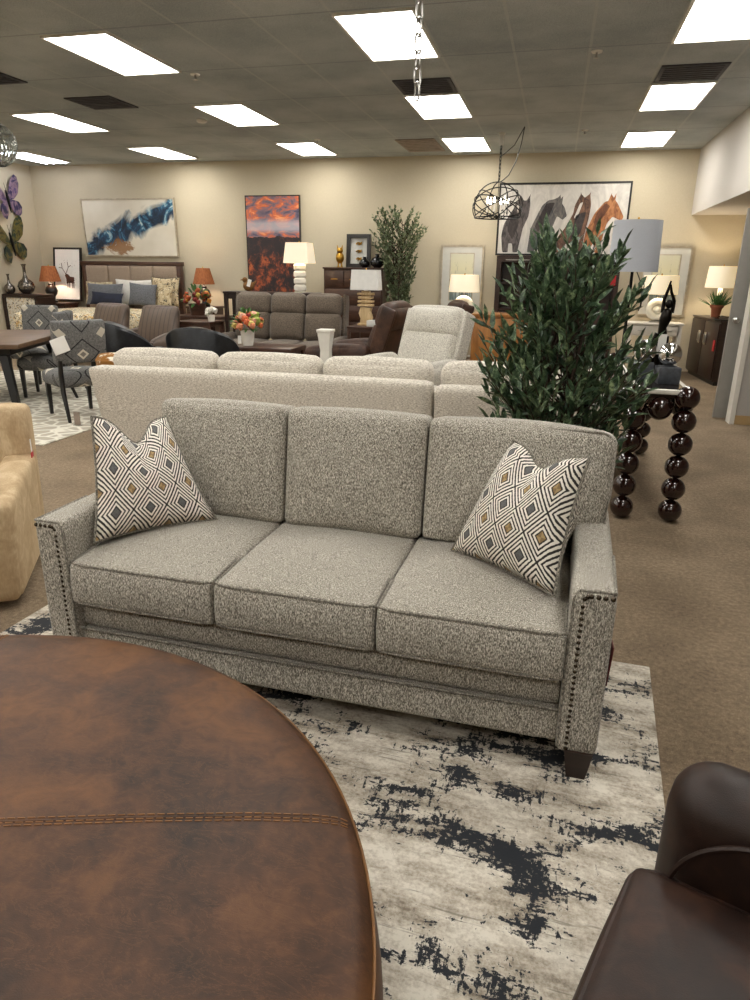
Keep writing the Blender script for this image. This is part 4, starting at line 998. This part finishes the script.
def club_chair(label, x, y, rz):
    o = thing('club_chair', label, 'armchair', (x, y, .012 if x < -4.6 else 0), rz, 'black leather club chairs')
    b = MB(); N = 28; H_ = []
    vs = []; 
    for k in range(N+1):
        a = PI*(-.12)+PI*1.24*k/N; ca, sa = math.cos(a), math.sin(a); top = .60+.32*max(0, math.sin(a))**.7; r0, r1 = .36, .40+.05*max(0, sa)
        ring = [(r0*ca, r0*sa, .2), (r1*ca, r1*sa, .12), ((r1+.05)*ca, (r1+.05)*sa, top-.03), ((r1+.03)*ca, (r1+.03)*sa, top), ((r0-.02)*ca, (r0-.02)*sa, top), ((r0-.05)*ca, (r0-.05)*sa, top-.04)]
        vs += ring
    n = 6; fs = [(i*n+k, i*n+(k+1) % n, (i+1)*n+(k+1) % n, (i+1)*n+k) for i in range(N) for k in range(n)]+[tuple(range(n)), tuple(range(N*n+n-1, N*n-1, -1))]
    b.add(vs, fs); b.obj('back', 'blackleather', o)
    MB().cushion((0, -.06, .36), (.6, .64, .2), .07, (0, .02, .03), 10).obj('seat_cushion', 'blackleather', o)
    MB().lathe([(0, .08), (.34, .08), (.36, .26), (0, .26)], n=28).obj('base', 'blackleather', o)
    for a in range(4): MB().lathe([(.016, 0), (.024, .09), (0, .09)], (.24*math.cos(a*PI/2+.8), .24*math.sin(a*PI/2+.8), 0), 10).obj('foot', 'wood', o)
club_chair('black leather club chair behind the cream sectional, beside the dining chair', -5.3, 8.15, PI-.5); club_chair('black leather club chair behind the cream sectional, nearer the middle', -4.2, 7.95, PI+.15)
o = thing('pouf', 'round brown and white cowhide pouf beside the dining chair', 'pouf', (-4.42, 6.35, .012))
MAT['cow'] = floral_mat('cowhide', '#8d5f27', ['#ece4d2'], 5)
MB().lathe([(0, .02), (.08, .02), (.1, .1), (.12, .3), (.17, .58), (.18, .66), (.14, .715), (0, .73)], n=32).obj('cover', 'cow', o); MB().lathe([(0, 0), (.09, 0), (.09, .02), (0, .02)], n=24).obj('base', 'black', o)

# ------------------------------------------------------------ dining set
def dining_table():
    o = thing('dining_table', 'brown dining table with black legs at the left edge of the photo', 'table', (-6.75, 7.0, .012), .35)
    MB().box(-.85, -.95, .71, .85, .95, .76, .006).obj('tabletop', 'woodtop', o); MB().box(-.7, -.8, .63, .7, .8, .71).obj('apron', 'black', o)
    for a in (-1, 1):
        for b in (-1, 1): MB().hexa([(a*.72-.035, b*.86-.03, 0), (a*.72+.035, b*.86-.03, 0), (a*.72+.035, b*.86+.03, 0), (a*.72-.035, b*.86+.03, 0)], [(a*.6-.045, b*.72-.04, .64), (a*.6+.045, b*.72-.04, .64), (a*.6+.045, b*.72+.04, .64), (a*.6-.045, b*.72+.04, .64)]).obj('leg', 'black', o)
dining_table()
def dining_chair(label, x, y, rz, mat='ikat'):
    o = thing('dining_chair', label, 'chair', (x, y, .0135), rz, 'dining chairs')
    MB().cushion((0, .0, .42), (.54, .54, .15), .05, (.01, .01, .03), 10).obj('seat', mat, o)
    MB().cushion((0, .285, .82), (.55, .1, .44), .03, (0, .012, 0), 10, rot=(-.1, 0, 0), f=lambda p, u: (p.x, p.y+.03*u.x*u.x*-1, p.z)).obj('backrest', mat, o)
    for a in (-1, 1):
        MB().hexa([(a*.22-.016, -.24, 0), (a*.22+.016, -.24, 0), (a*.22+.016, -.21, 0), (a*.22-.016, -.21, 0)], [(a*.22-.024, -.25, .36), (a*.22+.024, -.25, .36), (a*.22+.024, -.2, .36), (a*.22-.024, -.2, .36)]).obj('leg', 'black', o)
        MB().tube([(a*.25, .40, 0), (a*.25, .40, .006), (a*.24, .29, .3), (a*.23, .26, .5), (a*.23, .29, .64)], [.018, .018, .026, .026, .022], 8).obj('leg', 'black', o)
    return o
oc = dining_chair('grey diamond dining chair with a white tag, right of the dining table', -5.07, 6.55, PI+1.0)
MB().box(.16, .365, .72, .32, .368, .88, rot=(0, .3, 0)).obj('tag', 'paper', oc)['label'] = 'white price tag'
dining_chair('grey diamond dining chair beyond the dining table', -7.1, 8.35, .05+PI*0)
dining_chair('dark grey dining chair at the right side of the table, behind the tagged one', -6.2, 7.5, -1.21)
o = thing('sign_holder', 'small clear sign holder standing on the cream rug', 'sign holder', (-4.72, 6.05, .012))
MB().box(-.04, -.02, 0, .04, .02, .006).obj('foot', 'glass', o); MB().box(-.035, -.003, .006, .035, .003, .14).obj('panel', 'vent2', o)

# ------------------------------------------------------------ grey reclining sofa and around it
def recl_sofa():
    o = thing('reclining_sofa', 'charcoal brown three-seat reclining sofa below the sunset canvas', 'sofa', (-4.07, 9.75, 0), 0)
    for k in range(3):
        x = -.585+.585*k
        MB().cushion((x, .35, .36), (.58, .9, .3), .08, (0, .02, .03), 10).obj('seat', 'greyfab', o)
        MB().cushion((x, .72, .72), (.58, .24, .44), .09, (0, .05, .01), 10, rot=(-.18, 0, 0)).obj('backrest', 'greyfab', o)
        MB().cushion((x, .80, 1.05), (.58, .24, .34), .09, (0, .05, .01), 10, rot=(-.18, 0, 0)).obj('headrest', 'greyfab', o)
        MB().cushion((x, -.07, .26), (.57, .1, .34), .03, (0, .02, .0), 8).obj('footrest', 'greyfab', o)
    for s in (-1, 1):
        MB().cushion((s*.955, .35, .32), (.15, .95, .56), .08, (.01, 0, .02), 10).obj('arm', 'greyfab', o)
        MB().cushion((s*.9, .88, .72), (.05, .22, .98), .02, (0, 0, 0), 6, rot=(-.12, 0, 0)).obj('side_panel', 'greyfab', o)
    MB().box(-.87, .2, .04, .87, .92, .2).obj('base', 'black', o)
    MB().box(.92, -.2, .45, 1.03, -.197, .6, rot=(0, .4, 0)).obj('tag', 'paper', o)['label'] = 'white price tag on the arm'
recl_sofa()
def sofa_table():
    o = thing('sofa_table', 'dark narrow sofa table behind the reclining sofa', 'table', (-4.72, 11.45, 0))
    MB().box(-.83, -.2, 1.17, .83, .2, 1.205, .005).obj('tabletop', 'wood', o); MB().box(-.78, -.17, 1.08, .78, .17, 1.17).obj('apron', 'wood', o)
    for a in (-1, 1):
        for b in (-1, 1): MB().box(a*.79-.03, b*.16-.03, 0, a*.79+.03, b*.16+.03, 1.17).obj('leg', 'wood', o)
    MB().box(-.76, -.15, .2, .76, .15, .225).obj('shelf', 'wood', o)
sofa_table()
def base_stack(o):
    MB().lathe([(0, 0), (.1, 0), (.1, .02), (0, .02)], n=24).obj('foot', 'glassball', o)
    for k in range(4): MB().lathe([(0, 0), (.08, .0), (.105, .025), (.105, .085), (.08, .11), (0, .11)], (0, 0, .02+k*.11), 24).obj('base', 'ceramic', o)
lamp('ivory square shaded lamp with a stacked white base in front of the sunset canvas', (-4.2, 11.42, 1.205), base_stack, .47, .185, .222, .32, 'shade_bright', square=True, d=.9, lit=10)
o = thing('bird_figurine', 'brown woven bird figurine with a white tag at the left end of the sofa table', 'figurine', (-5.14, 11.42, 1.205), .2)
b = MB(); b.ball((0, 0, .09), .085, 20, 12, (1.15, .8, 1)); b.ball((-.06, 0, .19), .045, 14, 10); b.tube([(-.1, 0, .19), (-.14, 0, .185)], [.014, .004], 8); b.tube([(.07, 0, .11), (.13, 0, .17)], [.03, .012], 8); b.obj('body', M('brown_wicker', '#7a5327', .8, var=.3, vscale=60), o)
MB().box(-.0, -.085, .08, .06, -.082, .2, rot=(0, .3, 0)).obj('tag', 'paper', o)
def coffee_table():
    o = thing('coffee_table', 'brown wooden coffee table with flowers in front of the reclining sofa', 'table', (-3.82, 9.1, 0)); o.scale = (.72, 1, 1.17)
    MB().box(-.6, -.3, .43, .6, .3, .48, .006).obj('tabletop', 'woodx', o)
    for a in (-1, 1):
        for b in (-1, 1): MB().box(a*.55-.04, b*.25-.04, 0, a*.55+.04, b*.25+.04, .43).obj('leg', 'woodx', o)
    MB().box(-.54, -.25, .36, .54, .25, .43).obj('apron', 'woodx', o); MB().box(-.54, -.25, .12, .54, .25, .14).obj('shelf', 'woodx', o)
coffee_table()
o = thing('flower_arrangement', 'orange, red and green flowers in a white vase on the coffee table', 'flowers', (-4.12, 9.05, .5625))
MB().lathe([(0, 0), (.07, 0), (.09, .1), (.1, .2), (.09, .2), (.08, .1), (.06, .01), (0, .01)], n=20).obj('vase', 'ceramic', o); flowers(o, (0, 0, .28), .22, 34, ('#c9643a', '#d98a63', '#93a04a', '#8e2a2a', '#c9b66a', '#d9a08a'), 9, .75, (.035, .055))
MB().box(-.1, -.11, .03, -.05, -.108, .14).obj('tag', 'paper', o)
end_table('dark end table left of the reclining sofa', -5.5, 10.3, .6, .55, .78)
o = thing('flower_arrangement', 'white flowers on the end table left of the reclining sofa', 'flowers', (-5.25, 10.2, .78)); MB().lathe([(0, 0), (.05, 0), (.06, .1), (.05, .1), (.04, .01), (0, .01)], n=16).obj('vase', 'ceramic', o); flowers(o, (0, 0, .12), .1, 12, ('#ddd8cd', '#c8c2b4'), 12, .8, (.03, .045))
o = thing('pedestal', 'white square tapered pedestal beside the charcoal reclining sofa', 'pedestal', (-2.76, 8.4, 0))
def sq(a, z): return [(-a, -a, z), (a, -a, z), (a, a, z), (-a, a, z)]
b = MB(); b.hexa(sq(.07, .12), sq(.058, .62)); b.hexa(sq(.058, .62), sq(.085, .84)); b.obj('shaft', 'white', o)
MB().box(-.095, -.095, .84, .095, .095, .875, .004).obj('cap', 'white', o); MB().box(-.1, -.1, 0, .1, .1, .12, .006).obj('plinth', 'white', o)

def dresser():
    w_, h, d = 1.08, 1.62, .5; o = thing('dresser', 'tall walnut chest of drawers behind the lamp with the carved base', 'dresser', (-3.49, 12.42, 0))
    MB().box(-w_/2, -d/2+.02, .08, w_/2, d/2, h-.03).obj('body', 'woodx', o); MB().box(-w_/2-.015, -d/2-.01, h-.03, w_/2+.015, d/2, h, .005).obj('top', 'woodx', o)
    z = [.12, .42, .72, 1.0, 1.28]
    rows_ = [(z[i], z[i+1]-.03, [(-w_/2+.03, w_/2-.03)]) for i in range(4)]+[(1.28, 1.56, [(-w_/2+.03+k*(w_-.06)/3+.01*(k > 0), -w_/2+.03+(k+1)*(w_-.06)/3) for k in range(3)])]
    for z0, z1, xs in rows_:
        for x0, x1 in xs:
            dd = MB().box(x0, -d/2-.005, z0, x1, -d/2+.02, z1, .006).obj('drawer', 'woodx', o); n = 1 if len(xs) > 1 else 2
            for k in range(n):
                cx = x0+(x1-x0)*(.5 if n == 1 else (.25 if k == 0 else .75)); MB().box(cx-.06, -d/2-.03, (z0+z1)/2-.008, cx+.06, -d/2-.005, (z0+z1)/2+.008, .004).obj('handle', 'brass', dd)
    for a in (-1, 1):
        for b in (-1, 1): MB().box(a*(w_/2-.04)-.03, b*(d/2-.06)-.03, 0, a*(w_/2-.04)+.03, b*(d/2-.06)+.03, .08).obj('foot', 'woodx', o)
dresser()
o = thing('owl_figurine', 'small gold owl figurine on the left of the dresser', 'figurine', (-3.78, 12.35, 1.62))
b = MB(); b.ball((0, 0, .16), .075, 16, 12, (1, .8, 1.3)); b.ball((0, 0, .28), .058, 16, 10, (1, .9, .9)); b.tube([(-.035, 0, .31), (-.05, 0, .37)], [.02, .004], 6); b.tube([(.035, 0, .31), (.05, 0, .37)], [.02, .004], 6); b.tube([(-.03, 0, 0), (-.03, 0, .08)], .014, 8); b.tube([(.03, 0, 0), (.03, 0, .08)], .014, 8); b.lathe([(0, 0), (.06, 0), (.06, .012), (0, .012)], n=16); b.obj('body', 'brass', o)
o = frame('black shadow box with three gold ornaments standing on the dresser', (-3.5, 12.6, 1.62), .44, .56, 'frame_black', .06, .07, tilt=-.08, name='shadow_box')
MB().box(-.16, -.02, .06, .16, -.005, .50).obj('backing', 'matboard', o)
for k in range(3):
    mb = MB()
    for q in range(3): mb.tube([(-.05+.02*q, -.035, .14+.13*k+.02*math.sin(q*2)), (.0+.02*q, -.045, .16+.13*k-.01*q), (.05, -.035, .13+.13*k+.02*q)], .012, 6)
    mb.obj('ornament', 'brass', o)
for x, s, lab in ((-3.3, .75, 'small round glossy black vase on the dresser before the shadow box'), (-3.07, .95, 'larger round glossy black vase at the right end of the dresser')):
    o = MB().lathe([(0, 0), (.06, 0), (.12, .05), (.13, .1), (.1, .16), (.04, .19), (.035, .22), (.05, .235), (.03, .235), (.025, .2), (0, .19)], n=28).obj('vase', M('gloss_black', '#0c0d10', .08), loc=(x, 12.26, 1.62)); o.scale = (s, s, s); tag(o, lab, 'vase', 'black vases on the dresser')
end_table('dark side table carrying the lamp with the carved base', -2.77, 10.5, .5, .6, .775)
def base_carved(o):
    MB().box(-.11, -.08, 0, .11, .08, .03, .005).obj('foot', 'lightwood', o)
    b = MB(); rg = random.Random(3); z = .03
    b.prism([(-.08, .03), (.08, .03), (.1, .12), (.07, .2), (.09, .26), (-.07, .27), (-.1, .18), (-.07, .1)], -.06, .06)
    for k in range(4): b.box(-.115+rg.uniform(-.01, .01), -.07, .28+k*.055, .115+rg.uniform(-.01, .01), .07, .315+k*.055, .008); b.box(-.06, -.045, .31+k*.055, .06, .045, .34+k*.055)
    b.obj('base', 'lightwood', o); MB().box(-.03, -.03, .5, .03, .03, .56, .004).obj('neck', 'glassball', o)
lamp('unlit white square shaded lamp with a carved pale wood base on the side table', (-2.80, 10.5, .775), base_carved, .52, .205, .225, .29, 'shade_white', square=True, d=.55)
o = MB().box(-.1, -.09, 0, .1, .09, .09, .006).obj('box', 'matboard', loc=(-2.62, 10.32, .775)); tag(o, 'small pale box beside the carved lamp base on the side table', 'box')
def recliner(label, x, y, rz, mat, k=1.0, tilt=-.3, tufts=False, name='recliner', grp=None):
    o = thing(name, label, 'recliner', (x, y, 0), rz, grp); o.scale = (1, 1, 1+(k-1)*.35)
    MB().box(-.3*k, -.3, 0, .3*k, .35, .12).obj('base', 'black', o)
    MB().cushion((0, -.02, .36), (.56*k, .72, .26), .08, (0, .02, .04), 10).obj('seat', mat, o)
    MB().cushion((0, -.42, .28), (.56*k, .1, .36), .04, (0, .03, 0), 8).obj('footrest', mat, o)
    MB().cushion((0, .4, .66), (.62*k, .2, .5), .09, (0, .05, .01), 12, rot=(tilt, 0, 0), piv=(0, .36, .45)).obj('backrest', mat, o)
    hd = MB().cushion((0, .42, 1.0), (.64*k, .22, .34), .1, (0, .06, .02), 12, rot=(tilt, 0, 0), piv=(0, .36, .45)).obj('headrest', mat, o)
    for s in (-1, 1):
        MB().cushion((s*.37*k, -.02, .34), (.17, .92, .52), .075, (.015, 0, .03), 12, f=lambda p, u: (p.x, p.y, p.z+.03*max(0, u.z)*(u.y))).obj('arm', mat, o)
        MB().cushion((s*.325*k, .47, .74), (.06, .2, .8), .025, (0, 0, 0), 8, rot=(tilt, 0, 0), piv=(0, .36, .45)).obj('wing', mat, o)
    return o
recliner('brown leather recliner facing left, beside the side table', -2.62, 9.12, -PI/2-.15, 'brownrecl', 1.2, -.34, grp='brown leather recliners')
recliner('brown leather recliner half hidden behind the front one and the cream one', -2.0, 11.05, -PI/2+.4, 'brownrecl', 1.0, -.25, grp='brown leather recliners')
recliner('pale speckled fabric recliner behind the cream sectional', -1.58, 7.4, -.5, 'cream2', 1.22, -.34, name='recliner')

# ------------------------------------------------------------ white consoles with lamps, hutch, amber cabinet
def white_console(label, x, w_, h):
    o = thing('console_table', label, 'table', (x, 11.95, 0), 0, 'whitewashed console tables')
    MB().box(-w_/2-.02, -.22, h-.03, w_/2+.02, .22, h, .005).obj('tabletop', 'whitew', o)
    for a in (-1, 1):
        for b in (-1, 1): MB().box(a*(w_/2-.03)-.03, b*.17-.03, 0, a*(w_/2-.03)+.03, b*.17+.03, h-.03).obj('leg', 'whitew', o)
    MB().box(-w_/2+.02, -.18, h-.2, w_/2-.02, .19, h-.03).obj('apron', 'whitew', o)
    for k in (-1, 1):
        d = MB().box(k*w_/4-w_/4+.04, -.2, h-.185, k*w_/4+w_/4-.04, -.18, h-.045, .004).obj('drawer', 'whitew', o); MB().tube([(k*w_/4-.05, -.2, h-.115), (k*w_/4-.04, -.22, h-.115), (k*w_/4+.04, -.22, h-.115), (k*w_/4+.05, -.2, h-.115)], .005, 6).obj('handle', 'nickel', d)
    MB().box(-w_/2+.03, -.18, .16, w_/2-.03, .18, .2).obj('shelf', 'whitew', o)
    return o
oc = white_console('whitewashed console table under the glass lamp, left of the bush', -1.62, .8, .825)
b = MB().box(.18, -.225, .44, .27, -.222, .57).obj('tag', 'red', oc); b['label'] = 'red sale tag'; MB().box(.2, -.225, .57, .25, -.223, .66).obj('tag', 'paper', oc)
white_console('whitewashed console table under the lit lamp, right of the bush', 1.55, .8, .85)
def base_glass(o):
    MB().lathe([(0, 0), (.1, 0), (.1, .02), (.04, .04), (0, .04)], n=24).obj('foot', 'nickel', o)
    mb = MB(); ring = [(.12*math.cos(2*PI*k/40), 0, .2+.12*math.sin(2*PI*k/40)) for k in range(40)]
    mb.tube(ring, .055, 14, True); mb.obj('base', 'glassball', o); MB().ball((0, 0, .19), .066, 20, 12).obj('glass_ball', 'glassball', o)
    MB().tube([(0, 0, .36), (0, 0, .44)], .016, 10).obj('neck', 'nickel', o)
lamp('lit cream lamp with a round frosted glass base on the whitewashed console', (-1.49, 11.93, .825), base_glass, .43, .23, .255, .27, 'shade_lit', lit=12, group='lit lamps on whitewashed consoles')
lamp('lit cream lamp in front of the right reed print, seen past the bronze statue', (1.57, 11.93, .85), base_glass, .43, .255, .265, .28, 'shade_lit', lit=12, group='lit lamps on whitewashed consoles')
def hutch():
    o = thing('hutch', 'dark wood open hutch under the horse painting, behind the bush', 'hutch', (-.02, 12.55, 0))
    f = MB(); f.box(-1.0, -.18, 0, -.92, .17, 1.84).box(.92, -.18, 0, 1.0, .17, 1.84).box(-.92, -.18, 1.74, .92, .17, 1.84); f.obj('frame', 'wood', o)
    MB().box(-.92, .14, .02, .92, .17, 1.74).obj('back_panel', 'wood', o)
    for z in (.05, .95, 1.38): MB().box(-.92, -.16, z, .92, .14, z+.035).obj('shelf', 'wood', o)
    for k in (-1, 1):
        d = MB().box(k*.46-.44, -.185, .1, k*.46+.44, -.165, .93, .004).obj('door', 'wood', o); MB().box(k*.08-.01, -.2, .45, k*.08+.01, -.185, .6).obj('handle', 'nickel', d)
    MB().box(-.85, -.185, 1.765, .85, -.181, 1.78).obj('metal_strip', 'nickel', o)
hutch()
def amber():
    o = thing('cabinet', 'amber wood cabinet half hidden by the left side of the bush', 'cabinet', (-.72, 10.5, 0))
    MB().box(-.42, -.25, .06, .42, .25, .97).obj('body', 'amber', o); MB().box(-.44, -.27, .97, .44, .27, 1.005, .005).obj('top', 'amber', o)
    for k in (-1, 1):
        d = MB().box(k*.205-.195, -.27, .1, k*.205+.195, -.25, .94, .005).obj('door', 'amber', o); MB().ball((k*.04, -.285, .52), .016, 10, 8).obj('knob', 'brass', d)
    for a in (-1, 1):
        for b in (-1, 1): MB().box(a*.38-.03, b*.2-.03, 0, a*.38+.03, b*.2+.03, .06).obj('foot', 'amber', o)
amber()
# ------------------------------------------------------------ dark chest in the alcove
def chest():
    o = thing('chest', 'dark wood chest with square chrome handles in the alcove at right', 'chest', (2.295, 11.92, 0), .088)
    MB().box(.02, -.72, .06, .44, .72, .92).obj('body', 'wood', o); MB().box(0, -.74, .92, .46, .74, .945, .004).obj('top', 'wood', o); MB().box(.05, -.7, 0, .42, .7, .06).obj('plinth', 'black', o)
    for k in (-1, 1):
        d = MB().box(0, k*.36-.345, .08, .02, k*.36+.345, .9, .003).obj('door', 'wood', o)
        MB().box(-.018, k*.1-.06+k*.06, .55, 0, k*.1+.06+k*.06, .74, .003).obj('handle_plate', 'chrome', d); MB().box(-.035, k*.1-.03+k*.06, .58, -.018, k*.1+.03+k*.06, .71, .004).obj('handle', 'nickel', d)
    b = MB().box(-.012, -.66, .5, -.002, -.58, .66).obj('tag', 'red', o); b['label'] = 'red sale tag'
chest()
def base_col(o): MB().lathe([(0, 0), (.08, 0), (.08, .02), (.035, .035), (.035, .42), (.02, .44), (0, .44)], n=16).obj('base', 'ceramic', o)
lamp('white drum shaded lamp on the dark chest in the alcove', (2.5, 12.25, .945), base_col, .44, .21, .23, .32, 'shade_bright', lit=15)
o = thing('potted_plant', 'grassy green plant in a brown pot on the dark chest', 'plant', (2.4, 11.8, .945))
MB().lathe([(0, 0), (.06, 0), (.075, .14), (.1, .17), (.1, .2), (.085, .2), (.07, .15), (0, .15)], n=24).obj('pot', 'terra', o)
g = MB(); rg = random.Random(4)
for k in range(130):
    a = rg.uniform(0, 2*PI); e = rg.uniform(.5, 1.5); d = Vector((math.cos(a)*math.cos(e), math.sin(a)*math.cos(e), math.sin(e))); leaf(g, Vector((d.x*.05, d.y*.05, .15)), d, rg.uniform(.18, .3), .014, rg)
g = g.obj('foliage', 'grass', o, sharp=180); g['kind'] = 'stuff'
o = thing('tray', 'dark metal tray with handles on the dark chest', 'tray', (2.42, 11.4, .945))
MB().box(-.13, -.17, 0, .13, .17, .012, .003).obj('bottom', 'iron', o); MB().tube(rrect(.26, .34, .03, .03), .006, 6, True).tube([(-.1, -.17, .03), (-.1, -.2, .06), (.1, -.2, .06), (.1, -.17, .03)], .005, 6).obj('rim', 'iron', o)
